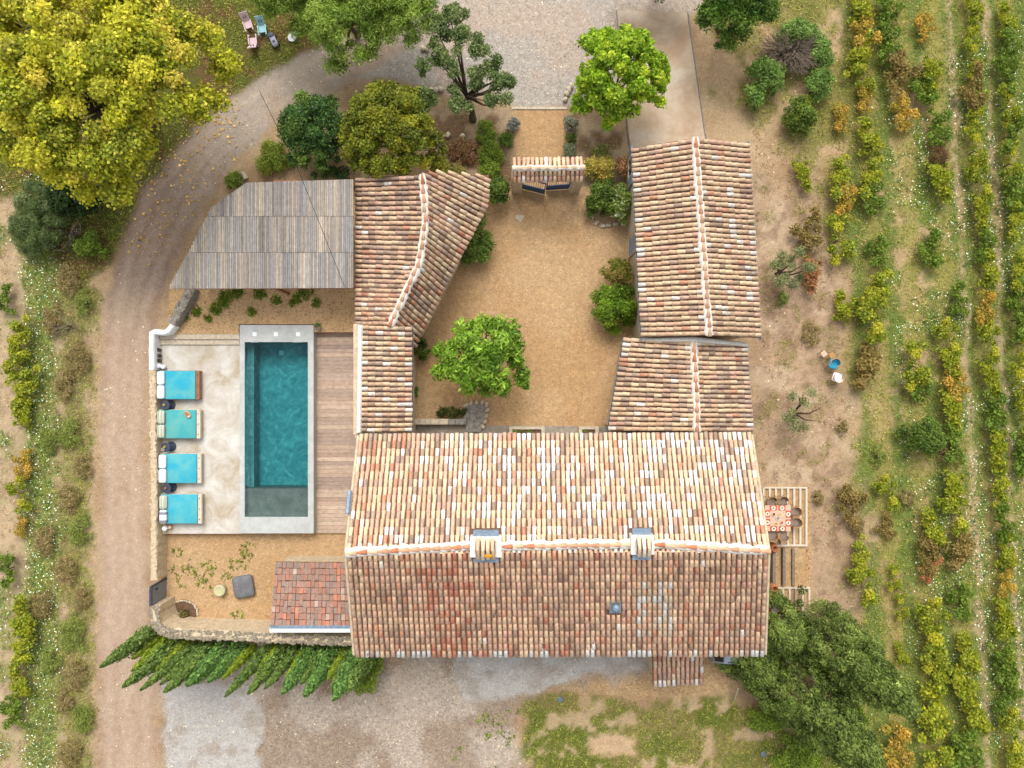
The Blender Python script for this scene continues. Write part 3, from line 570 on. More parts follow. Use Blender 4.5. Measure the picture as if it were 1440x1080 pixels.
# ---- east barn
def gable_building(name, label, west, east, ridge, ze, zr, nW, nE, pw, pe, seed, wallm='render', diag=None):
    Wl = [P(x,y,ze) for x, y in west]; El = [P(x,y,ze) for x, y in east]; Rl = [P(x,y,zr) for x, y in ridge]
    t = thing(name, label, 'house', (((Wl[0]+El[-1])/2).x, ((Wl[0]+El[-1])/2).y, 0)); ov = .22
    poly = [(Wl[0].x+ov, Wl[0].y-.15)]+[(w.x+ov, w.y) for w in Wl[1:-1]]+[(Wl[-1].x+ov, Wl[-1].y+.12)]+[(El[-1].x-ov, El[-1].y+.12)]+[(e.x-ov, e.y) for e in El[1:-1][::-1]]+[(El[0].x-ov, El[0].y-.15)]
    wbm = MB().prism(poly, -.1, ze-.1)
    for k, e_ in ((0, -1), (-1, 1)):
        a, b, c = Wl[k], El[k], Rl[k]; y0 = a.y+e_*.2; y1 = b.y+e_*.2; wbm.add([(a.x+ov+.02, y0, ze-.2), (b.x-ov-.02, y1, ze-.2), (c.x, c.y+e_*.2, zr-.16), (a.x+ov+.02, y0+e_*.2, ze-.2), (b.x-ov-.02, y1+e_*.2, ze-.2), (c.x, c.y+e_*.4, zr-.16)], [(0,1,2),(5,4,3),(0,3,4,1),(1,4,5,2),(2,5,3,0)])
    part('wall', wbm, M[wallm], t); rb = MB()
    n = len(Rl)
    for i in range(n-1):
        s0, s1 = i/(n-1), (i+1)/(n-1)
        slab(rb, [Rl[i], Rl[i+1], poly_at(Wl, s1), poly_at(Wl, s0)][::-1], .1); slab(rb, [Rl[i], Rl[i+1], poly_at(El, s1), poly_at(El, s0)], .1)
    rf = part('roof', rb, M['under'], t)
    tl = (slope_tiles(Rl, Wl, nW, .345, pw, seed) if pw else [])+(slope_tiles(Rl, El, nE, .345, pe, seed+1) if not diag else slope_tiles([P(x,y,zr) for x, y in diag[0]], [P(x,y,ze) for x, y in diag[1]], diag[2], .345, pe, seed+1, skip=lambda q_: q_.y > El[0].y-.02)); lay_tiles(rf, tl)
    ridge_tiles(rf, [p_+Vector((0,0,.05)) for p_ in Rl], pal=RP, seed=seed, mort=.17, r=.1)
    return t, rf, Wl, El, Rl, poly
def pal_b(s, t, g, p_): return pick([(W_, .05+.08*(t > .8)), (CR, .32), (TN, .34), (PK, .14), (TE, .03), (GB, .05), (BR, .01)], g)
def pal_l(s, t, g, p_): return pick([(W_, .03+.2*(t > .85)), (CR, .24), (TN, .3), (PK, .1), (TE, .04), (GB, .2), (BR, .1)], g)
barn, brf, bW, bE, bR, bpoly = gable_building('barn', 'tall barn with two-slope tile roof and white ridge mortar beside the concrete drive', [(891,208),(904,474)], [(1050,201),(1067,475)], [(977,194),(997,472)], 3.6, 4.65, 38, 38, pal_b, pal_b, 41)
gutter(barn, [bW[0]+Vector((-.06,.1,-.04)), bW[1]+Vector((-.06,-.1,-.04))]); gutter(barn, [bE[0]+Vector((.06,.1,-.04)), bE[1]+Vector((.06,-.1,-.04))])
q = Vector(bpoly[0]+(0,)).lerp(Vector(bpoly[1]+(0,)), .5)
dv = (Vector(bpoly[1])-Vector(bpoly[0])).normalized(); bn = Vector((dv.y, -dv.x)); bn = bn if bn.x < 0 else -bn
q.y = P(0,335,0).y
window(barn, (q.x-.02, q.y, 1.3), (-1,0,0), 1.9, 2.4, 'stone', None, 'door'); window(barn, (q.x-.2, q.y+3, 1.6), (-1,0,0), .8, 1.0)
wing, wrf, wW, wE, wR, wpoly = gable_building('low_wing', 'low wing with darker lichened tiles between the barn and the long farmhouse', [(880,474),(857,606)], [(1047,482),(1056,607)], [(975,480),(980,607)], 3.0, 3.85, 19, 19, pal_l, pal_l, 51)
gutter(wing, [wW[0]+Vector((-.06,0,-.04)), wW[1]+Vector((-.06,0,-.04))]); gutter(wing, [wE[0]+Vector((.06,0,-.04)), wE[1]+Vector((.06,0,-.04))])
jm = MB().tube([P(903,478,3.25), P(975,477,3.98), P(1044,484,3.2)], [.1,.12,.1], 6); part('joint_mortar', jm, M['mortar'], wing, smooth=True)
# ---- west outbuilding with bent ridge
west_e = [(503,250),(503,320),(503,390),(503,458)]; east_e = [(688,246),(684,290),(645,362),(592,470)]; ridg = [(594,246),(599,310),(590,370),(549,458)]
def pal_w(s, t, g, p_): return pick([(W_, .03), (CR, .14), (TN, .26), (PK, .16+.1*s), (TE, .02+.05*s), (GB, .28-.15*s), (BR, .14)], g) if s < .7 else pick([(W_, .03), (CR, .14), (TN, .3), (PK, .24), (TE, .1), (GB, .1), (BR, .08)], g)
def pal_w2(s, t, g, p_): return pick([(W_, .02), (CR, .3), (TN, .3), (PK, .12), (TE, .05+.1*(s > .75)), (GB, .15), (BR, .06), (RD, .02+.08*(s > .8))], g)
oub, orf, oW, oE, oR, opoly = gable_building('outbuilding', 'crooked outbuilding whose bent tile ridge follows the curved courtyard edge', west_e, east_e, ridg, 2.7, 3.6, 31, 31, pal_w, pal_w2, 61, 'cream', ([(590,176),(599,310),(590,370),(549,458)], [(693,222),(688,246),(684,290),(645,362),(582,488)], 40))
# ---- west mono-pitch block
zl, zh = 3.3, 3.95; a0, a1, b0, b1 = P(577,459,zl), P(577,608,zl), P(507,457,zh), P(505,608,zh)
mono = thing('narrow_annex', 'narrow annex with one tile slope and white verge beside the wooden deck', 'house', ((a0+b1)/2).xy.to_3d())
part('wall', MB().prism([(b0.x-.2,b0.y-.1),(a0.x-.2,a0.y-.1),(a1.x-.2,a1.y-.25),(b1.x-.2,b1.y-.25)], -.1, lambda x, y: zl-.15+(a0.x-x)/(a0.x-b0.x)*(zh-zl)), M['cream'], mono)
rb = MB(); slab(rb, [b0, b1, a1, a0], .1); mrf = part('roof', rb, M['under'], mono)
def pal_m(s, t, g, p_): return pick([(W_, .08+.15*(t > .8)), (CR, .34), (TN, .26), (PK, .1), (TE, .06), (GB, .12), (BR, .04)], g)
lay_tiles(mrf, slope_tiles([b0, b1], [a0, a1], 21, .34, pal_m, 71)); gutter(mono, [a0+Vector((.06,.05,-.04)), a1+Vector((.06,0,-.04))])
part('verge_mortar', MB().tube([b0+Vector((0,0,.05)), b1+Vector((0,0,.05))], [.11,.11], 6), M['mortar'], mono); part('coping', MB().box((b0.x-.33, b1.y-.1, zh-.5), (b0.x-.12, b0.y+.05, zh-.06)), M['cream'], mono, bevel=.02)
# ---- lower-left shed with flat tiles
zl, zh = 1.75, 2.35; a0, a1, b0, b1 = P(388,790,zl), P(494,791,zl), P(381,879,zh), P(497,882,zh)
shed = thing('shed', 'small shed with weathered red flat tiles against the rubble wall', 'shed', ((a0+b1)/2).xy.to_3d())
part('wall', MB().prism([(a0.x+.1,a0.y-.12),(a1.x,a1.y-.12),(b1.x,b1.y),(b0.x+.1,b0.y)], -.1, lambda x, y: zl-.12+(a0.y-y)/(a0.y-b0.y)*(zh-zl)), M['cream'], shed)
rb = MB(); slab(rb, [b0, b1, a1, a0], .07); srf = part('roof', rb, M['under'], shed)
def pal_f(s, t, g, p_): return pick([((204,134,104), .08+.4*(.5 < t < .58)+.1*(t < .2)), ((178,128,110), .36), ((164,134,120), .42), ((150,134,124), .26), ((200,180,164), .03)], g)
lay_tiles(srf, slope_tiles([b0, b1], [a0, a1], 21, .29, pal_f, 81, flat=True, over=.02), True)
part('flashing', MB().box((b0.x-.03, b0.y-.14, zh-.03), (b1.x, b0.y, zh+.05)), M['lead'], shed); part('parapet', MB().box((b0.x-.06, b0.y-.34, 1.2), (b1.x, b0.y-.14, zh+.02)), M['white'], shed, bevel=.015)
# ---- lean-to south
zl, zh = 2.35, 2.95; a0, a1, b0, b1 = P(918,962,zl), P(989,959,zl), P(917,900,zh), P(990,900,zh)
lt = thing('lean_to', 'small lean-to with pinkish tiles below the farmhouse eave', 'shed', ((a0+b1)/2).xy.to_3d())
part('wall', MB().prism([(a0.x+.1,a0.y+.2),(a1.x-.1,a1.y+.2),(b1.x-.1,b1.y),(b0.x+.1,b0.y)], -.1, zl-.12), M['cream'], lt)
rb = MB(); slab(rb, [b0, a0, a1, b1], .08); lrf = part('roof', rb, M['under'], lt)
lay_tiles(lrf, slope_tiles([b0, b1], [a0, a1], 11, .33, lambda s, t, g, p_: pick([(W_, .05+.15*(t > .8)), (PK, .4), (TE, .12), (GB, .16), (TN, .2), (CR, .08)], g), 91)); gutter(lt, [a0+Vector((0,-.05,-.04)), a1+Vector((0,-.05,-.04))], .04)
# ---- entrance gate with tiled cap
gz0 = 2.5; gc = P(771,238,gz0+.2); gate = thing('entrance_gateway', 'tile-capped gateway with stone piers at the top of the courtyard', 'gateway', (gc.x, gc.y, 0))
hwid = 1.62
for sg in (-1, 1): part('pier', MB().box((gc.x+sg*1.42-.24, gc.y-.34, -.1), (gc.x+sg*1.42+.24, gc.y+.3, gz0-.08)), M['cream'], gate, bevel=.05)
part('lintel', MB().box((gc.x-hwid, gc.y-.3, gz0-.2), (gc.x+hwid, gc.y+.3, gz0-.06)), M['wood'], gate)
gr = [Vector((gc.x-hwid, gc.y+.02, gz0+.2)), Vector((gc.x+hwid, gc.y+.05, gz0+.2))]; gn = [p_+Vector((0,.44,-.17)) for p_ in gr]; gs_ = [p_+Vector((0,-.5,-.19)) for p_ in gr]
rb = MB(); slab(rb, [gr[0], gn[0], gn[1], gr[1]][::-1], .06); slab(rb, [gr[0], gs_[0], gs_[1], gr[1]], .06); grf = part('roof', rb, M['under'], gate)
pg = lambda s, t, g, p_: pick([(CR, .34), (TN, .26), (PK, .24), (TE, .1), (W_, .06)], g)
lay_tiles(grf, slope_tiles(gr, gn, 16, .36, pg, 95)+slope_tiles(gr, gs_, 16, .3, pg, 96)); ridge_tiles(grf, [p_+Vector((0,0,.04)) for p_ in gr], pal=[((244,214,176),.6),((236,190,150),.4)], seed=9, mort=.13, r=.09)
for k, (hx, ang) in enumerate(((gc.x-1.15, R(-14)), (gc.x+1.15, R(180+4)))):
    gt = thing('gate_leaf', ['dark blue gate leaf swung into the courtyard, hinged on its shrub-side pier', 'dark blue gate leaf standing nearly shut beside the flower bed'][k], 'gate', (hx, gc.y-.12, .06), ang, 'entrance gate leaves')
    part('panel', MB().box((0,-.02,0), (1.14,.02,.72)), M['bluemetal'], gt, False); part('frame', MB().box((0,-.025,.72), (.05,.025,1.75)).box((1.09,-.025,.72), (1.14,.025,1.75)).box((.05,-.025,1.68), (1.09,.025,1.75)), M['bluemetal'], gt, False)
    for i in range(9): part('bar', MB().tube([(.14+i*.107,0,.7), (.14+i*.107,0,1.7)], [.012,.012], 5), M['bluemetal'], gt, False)
# ---- slatted carport
pp = [(236,406),(262,360),(297,292),(346,257),(497,252),(497,405)]; zc = 3.15
cp_ = thing('carport', 'big weathered lath shade roof with cut corners between road and outbuilding', 'carport', P(390,330,.8))
cpoly = [P(x,y,zc) for x, y in pp]
def yspan(x):
    ys = []
    for i in range(6):
        a, b = cpoly[i], cpoly[(i+1)%6]
        if (a.x-x)*(b.x-x) < 0: ys.append(a.y+(b.y-a.y)*(x-a.x)/(b.x-a.x))
    return (min(ys), max(ys)) if len(ys) >= 2 else None
y_a, y_b = P(0,304,zc).y, P(0,355,zc).y; xmin, xmax = min(v.x for v in cpoly), max(v.x for v in cpoly); nsl = 96; g = np.random.default_rng(5); dx = (xmax-xmin)/nsl; shade = vnoise(np.arange(400.), np.arange(400.)*0, 9, 77, 3)
smesh = MB().box((-.5,-.5,-.012), (.5,.5,.012)).mesh('slat'); smesh.materials.append(M['slat'])
for i in range(nsl):
    x = xmin+(i+.5)*dx; sp = yspan(x)
    if not sp: continue
    for k, (lo, hi) in enumerate(((y_a, 1e9), (y_b, y_a-.015), (-1e9, y_b-.015))):
        lo2, hi2 = max(lo, sp[0]), min(hi, sp[1])
        if hi2-lo2 < .08: continue
        o = bpy.data.objects.new('slat', smesh); o.location = (x+g.normal(0,.003), (lo2+hi2)/2, zc+g.normal(0,.006)); o.scale = (dx*g.uniform(.8,.93), hi2-lo2, 1)
        v = .82+.26*(shade[int(i*1.7)+k*13]-.5)*2+g.normal(0,.07); c = np.array(C(*[(190,178,166),(174,170,168),(204,190,172)][g.integers(3)])[:3])*v; o.color = (*c, 1); link(o, cp_); o.matrix_parent_inverse = cp_.matrix_basis.inverted()
for y in (y_a, y_b, cpoly[0].y+.06, cpoly[4].y-.1):
    xs = [xmin+j*.02 for j in range(int((xmax-xmin)/.02)) if yspan(xmin+j*.02) and yspan(xmin+j*.02)[0]-.02 <= y <= yspan(xmin+j*.02)[1]+.02]
    part('beam', MB().box((min(xs)+.02, y-.05, zc-.2), (max(xs), y+.05, zc-.03)), M['brownwood'], cp_)
for x, y in ((262,392),(495,402),(380,402),(352,264),(494,258),(310,300)): v = P(x,y,zc); part('post', MB().box((v.x-.06, v.y-.06, 0), (v.x+.06, v.y+.06, zc-.2)), M['brownwood'], cp_)
# ------------------------------------------------------------------ pool terrace
def pbox(x0, y0, x1, y1, z0, z1):  # photo rect seen at z1
    a, b = P(x0,y1,z1), P(x1,y0,z1); return (a.x,a.y,z0), (b.x,b.y,z1)
ZT, ZC, ZD, ZN = .42, .66, .14, .62
pad = [P(x,y,ZN) for x, y in ((238,410),(264,360),(298,296),(346,262),(500,256),(500,467),(442,467),(442,456),(336,456),(336,470),(236,470))]
struct(part('upper_gravel_terrace', MB().prism([(v.x,v.y) for v in pad], -.1, ZN), M['gravel']))
struct(part('pool_terrace', MB().box(*pbox(217,484,341,750.5,-.1,ZT)), M['terrace']))
st = thing('garden_steps', 'two broad pale concrete steps down to the pool terrace', 'steps', P(280,476,ZT))
part('step', MB().box(*pbox(224,470,336.5,477,0,.6)), M['terrace'], st); part('step', MB().box(*pbox(224,474,336.5,484.5,0,.51)), M['terrace'], st)
for o in st.children: o.data.materials[0] = M['stone']
pool = thing('swimming_pool', 'long rectangular pool with grey concrete coping and teal water', 'pool', P(390,604,0))
(ax,ay,_), (bx,by,_) = pbox(337,457,441,750,0,ZC); (ix,iy,_), (jx,jy,_) = pbox(344,481,433,727,0,ZC)
cm = MB()
for a, b in (((ax,jy),(bx,by)), ((ax,ay),(bx,iy)), ((ax,iy),(ix,jy)), ((jx,iy),(bx,jy))): cm.box((a[0],a[1],-.1), (b[0],b[1],ZC))
part('coping', cm, M['concrete'], pool)
zf = -.85; sh = P(0,688,ZC-.1).y
e = .004; ix += e; iy += e; jx -= e; jy -= e
bm_ = MB().add([(ix,iy,zf),(jx,iy,zf),(jx,jy,zf),(ix,jy,zf),(ix,iy,ZC-.02),(jx,iy,ZC-.02),(jx,jy,ZC-.02),(ix,jy,ZC-.02)], [(0,1,2,3),(0,4,5,1),(1,5,6,2),(2,6,7,3),(3,7,4,0)])
part('basin', bm_, M['liner'], pool); part('shallow_ledge', MB().box((ix+.002,iy+.002,zf), (jx-.002,sh,ZC-.34)), M['ledge'], pool)
part('bench', MB().box((ix+.002,sh,zf), (ix+.16,jy-.002,-.1)), M['liner'], pool)
part('water', MB().box((ix+.003,iy+.003,zf-.01),(jx-.003,jy-.003,ZC-.1)), M['water'], pool)
for x in (358,388,419): v = P(x,470,ZC); part('skimmer_lid', MB().box((v.x-.1,v.y-.1,ZC-.01), (v.x+.1,v.y+.1,ZC+.012)), M['white'], pool, bevel=.008)
v = P(395,496,zf+.1); part('drain_plate', MB().box((v.x-.11,v.y-.11,zf), (v.x+.11,v.y+.11,zf+.03)).box((v.x-.03,v.y-.04,zf+.03),(v.x+.03,v.y+.04,zf+.05)), M['white'], pool)
for x, w in ((358,.36),(418,.4)): v = P(x,481,ZC-.05); part('skimmer_mouth', MB().box((v.x-w/2,jy-.012,ZC-.16), (v.x+w/2,jy+.001,ZC-.03)), M['white'], pool)
dk = thing('wooden_deck', 'narrow plank deck between the pool and the narrow annex', 'deck', P(472,608,0))
d0, d1 = pbox(441,468,501,750,-.05,ZD); d1 = (-6.92, d1[1], d1[2]); npl = 50; g = np.random.default_rng(9); w = (d1[1]-d0[1])/npl
pm = MB().box((-.5,-.5,-.03), (.5,.5,0)).mesh('plank'); pm.materials.append(M['plank'])
for i in range(npl):
    o = bpy.data.objects.new('plank', pm); o.location = ((d0[0]+d1[0])/2, d0[1]+(i+.5)*w, ZD+g.normal(0,.002)); o.scale = (d1[0]-d0[0], w*.95, 1)
    c = np.array(C(*[(216,188,164),(206,178,156),(196,172,154),(220,194,170)][g.integers(4)])[:3])*(1+g.normal(0,.07)); o.color = (*c, 1); link(o, dk)
part('joist', MB().box((d0[0]+.03,d0[1],-.06), (d1[0]-.03,d1[1],ZD-.04)), M['brownwood'], dk)
# perimeter walls
def wall_line(name, label, pts, th, z0, matn, rough=.03, stones=0, seed=0, face=None):
    """pts: (px,py,ztop) along the wall's top centre line"""
    g = np.random.default_rng(seed); c = [P(*p_) for p_ in pts]; t = thing(name, label, 'wall', (c[0].x, c[0].y, z0)); L_ = sum((b-a).length for a, b in zip(c, c[1:])); n = max(3, int(L_/.22)); mb = MB(); prev = None; rows = []
    for i in range(n+1):
        p_ = poly_at(c, i/n); q = poly_at(c, min(1,(i+.6)/n))-poly_at(c, max(0,(i-.6)/n)); q.z = 0; q.normalize(); s = Vector((-q.y,q.x,0)); j = lambda: g.normal(0, rough)
        ring = [p_-s*(th/2+.03+j()*.5), p_-s*(th/2+j()), p_-s*th*.35, p_, p_+s*th*.35, p_+s*(th/2+j()), p_+s*(th/2+.03+j()*.5)]
        zs = [z0-.1, p_.z-.06+j(), p_.z+j()*.6, p_.z+.02+j()*.6, p_.z+j()*.6, p_.z-.06+j(), z0-.1]; k = len(mb.v); mb.v += [(v.x,v.y,z) for v, z in zip(ring, zs)]
        if prev is not None: mb.f += [(prev+m, k+m, k+m+1, prev+m+1) for m in range(6)]
        else: mb.f.append(tuple(range(k, k+7)))
        prev = k; rows.append((p_, s))
    mb.f.append(tuple(range(prev, prev+7))[::-1]); part('masonry', mb, M[matn], t)
    if stones:
        sb = MB()
        for _ in range(stones):
            i = g.integers(len(rows)-1); u = g.random(); p_ = rows[i][0].lerp(rows[i+1][0], u)+rows[i][1]*g.uniform(-.5,.5)*th; r = g.uniform(.03,.075); sb.pillow((p_.x,p_.y,p_.z+.0), r*2*g.uniform(.8,1.6), r*2, r*1.3, g.uniform(0,3), 3, 3)
        o = part('rubble', sb, M[face or 'rubble'], t); o['kind'] = 'stuff'
    return t
wall_line('rubble_wall', 'short grey rubble wall running under the lath shade roof', [(268,404,1.2),(256,428,1.2),(240,455,1.2)], .42, 0, 'greystone', .03, 60, 1)
wall_line('plaster_wall', 'white plastered low wall wrapping the corner of the pool terrace', [(243,456,1.12),(233,468,1.12),(212.5,466,1.05),(212.3,492,1.02),(212.5,520,1.0)], .26, 0, 'white', .006)
wall_line('terrace_wall', 'long low cream-topped stone wall behind the sun loungers', [(214,521,.98),(215,600,.98),(216,680,.97),(216,752,.97),(216,816,.95)], .3, 0, 'cream', .02, 160, 3, 'cream')
wall_line('boundary_wall', 'tall rubble wall turning the rounded corner above the cypress row', [(216,853,1.55),(217,868,1.6),(221,882,1.65),(233,890,1.7),(260,893,1.7),(330,895,1.7),(410,899,1.7),(499,902,1.7)], .42, 0, 'cream', .03, 900, 4)
for o in COL.objects:
    if o.name.startswith('rubble') and o.parent and o.parent.name.startswith('boundary'): o.data.materials[0] = M['rubble']
ga = P(234,814,0); gb = P(234,841,0); gt = thing('garden_gate', 'solid grey metal garden gate between the terrace wall and the boundary wall', 'gate', (ga.x, ga.y, 0))
part('panel', MB().box((ga.x-.03, gb.y, .06), (ga.x+.03, ga.y, 1.42)), M['greygate'], gt); part('frame', MB().box((ga.x-.06, gb.y-.04, 1.42), (ga.x+.05, ga.y+.04, 1.5)).box((ga.x-.05, ga.y, 0), (ga.x+.05, ga.y+.06, 1.42)).box((ga.x-.05, gb.y-.06, 0), (ga.x+.05, gb.y, 1.42)), M['navy'], gt)
part('handle', MB().box((ga.x+.03, ga.y-.2, .95), (ga.x+.09, ga.y-.16, 1.1)), M['black'], gt)
# ---- sun loungers
LNG = [(221.5,521,280,562,'cushion','turq','brownwood','wide turquoise sun lounger with two white pillows next to the white plastered wall'),
       (222,576,281,617,'stripe','turq2','palewood','faded turquoise sun lounger with striped pillows and a bread tray on it'),
       (224,638,282,680,'cushion','turq','palewood','wide turquoise sun lounger with two white pillows between two striped-pillow loungers'),
       (225,695,283,737,'stripe','turq','palewood','turquoise sun lounger with one green and one white striped pillow')]
for li, (x0, y0, x1, y1, pm_, tm, fm, lab) in enumerate(LNG):
    zt = ZT+.42; a, b = P(x0,y1,zt), P(x1,y0,zt); t = thing('sun_lounger', lab, 'sun lounger', ((a.x+b.x)/2, (a.y+b.y)/2, ZT), 0, 'sun loungers along the terrace wall'); W2, D2 = (b.x-a.x)/2, (b.y-a.y)/2
    part('frame', MB().box((-W2,-D2,.22), (W2,D2,.3)), M[fm], t, False, .01)
    for sx in (-1,1):
        for sy in (-1,1): part('leg', MB().box((sx*(W2-.06)-.035, sy*(D2-.06)-.035, 0), (sx*(W2-.06)+.035, sy*(D2-.06)+.035, .22)), M[fm], t, False)
    part('mattress', MB().box((-W2+.01,-D2+.015,.3), (W2-.19,D2-.015,.42)), M[tm], t, False, .035, True)
    ft = part('foot_board', MB().box((W2-.18,-D2+.01,.3), (W2-.01,D2-.01,.37)), M[fm], t, False, .01)
    for k in (-.7,0,.7): part('knob', MB().lathe([(.022,0),(.022,.02)], (W2-.1, k*D2, .37), 8), M['black'], ft)
    for k, sg in ((0,1),(1,-1)): part('pillow', MB().pillow((-W2+.2, sg*D2*.48, .5), .36, D2*.92, .2, e=6), M['stripew' if li == 3 and k == 1 else pm_], t, False, smooth=True)
zt = ZT+.42; v = P(264,583,zt+.02); tr = thing('bread_tray', 'small oval tray with a sliced loaf lying on the faded turquoise lounger', 'tray', v)
part('board', MB().pillow(v+Vector((0,0,.02)), .42, .26, .05, R(-50), 2), M['wood'], tr, smooth=True); part('loaf', MB().pillow(v+Vector((-.02,.02,.06)), .26, .12, .09, R(-50), 3), M['terracotta'], tr, smooth=True); part('napkin', MB().pillow(v+Vector((.04,-.06,.06)), .16, .1, .05, R(-40), 5), M['cushion'], tr, smooth=True)
SD = [(232,570,'yellow','round dark metal side table with a yellow candle between white-pillow and faded loungers'),(233,629,'yellow','round dark metal side table with a yellow cup and grey dish'),(234,687,'terracotta','round dark metal side table carrying a terracotta cup')]
for x, y, cm_, lab in SD:
    v = P(x,y,ZT+.45); v.z = ZT; t = thing('side_table', lab, 'side table', v, 0, 'side tables between the loungers')
    part('table_top', MB().lathe([(.05,.42),(.22,.42),(.23,.44),(.23,.46),(.21,.47),(.21,.452),(.02,.452)], (0,0,0), 20), M['navy'], t, False); part('stem', MB().lathe([(.05,.02),(.04,.42)], (0,0,0), 10), M['navy'], t, False); part('base', MB().lathe([(.24,0),(.24,.03),(.05,.05)], (.06,-.0,0), 18), M['navy'], t, False)
    c = tag(part('cup', MB().lathe([(.05,0),(.06,.09),(.05,.1),(.04,.06)], v+Vector((-.02,.03,.455)), 12), M[cm_]), ('small yellow candle cup on the side table beside the white-pillow lounger' if y == 570 else 'small yellow cup beside a grey dish' if y == 629 else 'small terracotta cup on a dark side table'), 'cup')
    if y == 629: tag(part('dish', MB().lathe([(.06,0),(.09,.02),(.08,.03),(.02,.015)], v+Vector((-.12,-.1,.455)), 14), M['greystone']), 'small grey dish on the middle dark side table', 'dish')
for i, (x, y, r) in enumerate(((223,514.5,.13),(229,516,.12),(231.5,743.5,.13),(238,742,.09))):
    v = P(x,y,ZT+.2); v.z = ZT; t = thing('globe_lamp', ['white globe lamp touching the white plastered wall', 'white globe lamp beside the first lounger pillow', 'white globe lamp at the end of the striped-pillow lounger', 'small pinkish globe at the terrace edge'][i], 'lamp', v)
    part('globe', MB().pillow((0,0,r+.03), 2*r, 2*r, 2*r, 0, 2), M['white' if i < 3 else 'salmon'], t, False, smooth=True); part('foot', MB().lathe([(r*.6,0),(r*.5,.05)], (0,0,0), 12), M['white'], t, False)
def leafy(parent, clumps, per, ls, pal, **k): V, Fq, c = clump_leaves(clumps, per, ls, pal, **k); return part('foliage', np_mesh('foliage', V, Fq, c), M['leaf'], parent)
GRN = [(76,104,40),(96,128,48),(120,150,60),(52,80,36)]
for i, (x, y) in enumerate(((221,492),(221.5,500),(221.5,507))):
    v = P(x,y,ZT+.3); v.z = ZT; t = thing('potted_plant', ['small potted succulent at the corner of the white plastered wall', 'small potted succulent in the middle of the row of three pots', 'small potted succulent nearest the globe lamps'][i], 'plant', v, 0, 'little pots along the white wall')
    part('pot', MB().lathe([(.07,0),(.1,.18),(.09,.19),(.08,.15)], v, 12), M['bark'], t); leafy(t, [(v.x,v.y,v.z+.24,.09)], 700, .09, [(88,96,60),(70,80,52)], upb=.3)
v = P(449,462,ZN); t = thing('plant_pot', 'small brown pot with trailing weeds at the corner of the pool coping', 'pot', v); part('pot', MB().lathe([(.1,0),(.14,.22),(.12,.23),(.11,.18)], v, 14), M['greybark'], t); leafy(t, [(v.x-.05,v.y+.15,v.z+.1,.14)], 500, .1, GRN)
# lower court things
v = P(341,826,.3); t = thing('bean_bag', 'square dark grey floor cushion lying on the golden gravel', 'cushion', (v.x,v.y,0), R(10)); part('cushion', MB().pillow((0,0,.17), 1.0, 1.1, .34, 0, 7, 14), M['grey'], t, False, smooth=True); part('seam', MB().tube([(-.4,.12,.325),(-.1,.05,.345),(.3,-.05,.33)], [.012,.014,.01], 5), M['grey'], t, False)
v = P(308,831,.35); t = thing('pouf', 'round cream woven pouf beside the dark grey floor cushion', 'pouf', (v.x,v.y,0)); part('seat', MB().lathe([(.22,0),(.27,.06),(.27,.3),(.25,.35),(.2,.37),(.19,.36),(.1,.37),(.02,.37)], (0,0,0), 24), M['pouf'], t, False, smooth=True); part('rim', MB().lathe([(.27,.3),(.285,.32),(.27,.35)], (0,0,0), 24), M['stone'], t, False)
v = P(258,862,0); t = thing('stone_ring', 'arc of little white stones round a dry shrub bed', 'stones', v); g = np.random.default_rng(4)
for i in range(20): a = R(-5+i*8.0); part('stone', MB().pillow((v.x+math.cos(a)*.74*(1+g.normal(0,.03)), v.y+math.sin(a)*.62, .05), g.uniform(.09,.15), g.uniform(.07,.1), .1, g.uniform(0,3), 3, 4), M['stone'], t)
part('soil', MB().lathe([(.68,0),(.6,.03),(.02,.05)], v, 18), M['soil'], t)
t = thing('dry_shrub', 'low brownish shrub inside the arc of white stones', 'shrub', v); leafy(t, [(v.x-.0,v.y-.1,.12,.32),(v.x+.2,v.y,.1,.2)], 260, .12, [(104,100,60),(124,108,72),(90,92,50)], upb=.3); part('stem', MB().tube([(v.x,v.y-.1,0),(v.x,v.y-.1,.2)], [.03,.01], 5), M['bark'], t)

# ------------------------------------------------------------------ courtyard details
mp_ = struct(part('stone_path', MB().prism([(P(x,y,.04).x, P(x,y,.04).y) for x, y in ((575,597),(860,600),(860,640),(575,640))], -.05, .04), M['slab']))
for i, (x0, x1) in enumerate(((716,766),(814,842))):
    a, b = P(x0,609,.45), P(x1,600,.45); t = thing('stone_planter', ['long pale stone trough planter with herbs at the farmhouse wall', 'short pale stone trough planter at the farmhouse wall'][i], 'planter', ((a.x+b.x)/2, (a.y+b.y)/2, 0)); y0 = hw[0][1]+.02; y1 = b.y
    m_ = MB()
    for q in (((a.x,y1-.13),(b.x,y1)), ((a.x,y0),(b.x,y0+.1)), ((a.x,y0+.1),(a.x+.16,y1-.13)), ((b.x-.16,y0+.1),(b.x,y1-.13))): m_.box((q[0][0],q[0][1],0), (q[1][0],q[1][1],.45))
    part('trough', m_, M['stone'], t); part('soil', MB().box((a.x+.16,y0+.1,.05),(b.x-.16,y1-.13,.36)), M['soil'], t); leafy(t, [(a.x+.3+k*.35,(y0+y1)/2,.38,.1) for k in range(3 if i == 0 else 1)], 500, .08, GRN)
a, b = P(578,597,.5), P(655,589,.5); t = thing('stone_bench_wall', 'low stone ledge with dressed blocks beside the grey stone steps', 'wall', ((a.x+b.x)/2, (a.y+b.y)/2, 0)); part('core', MB().box((a.x,a.y+.02,-.05),(b.x,b.y-.02,.44)), M['greystone'], t)
g = np.random.default_rng(8); x = a.x
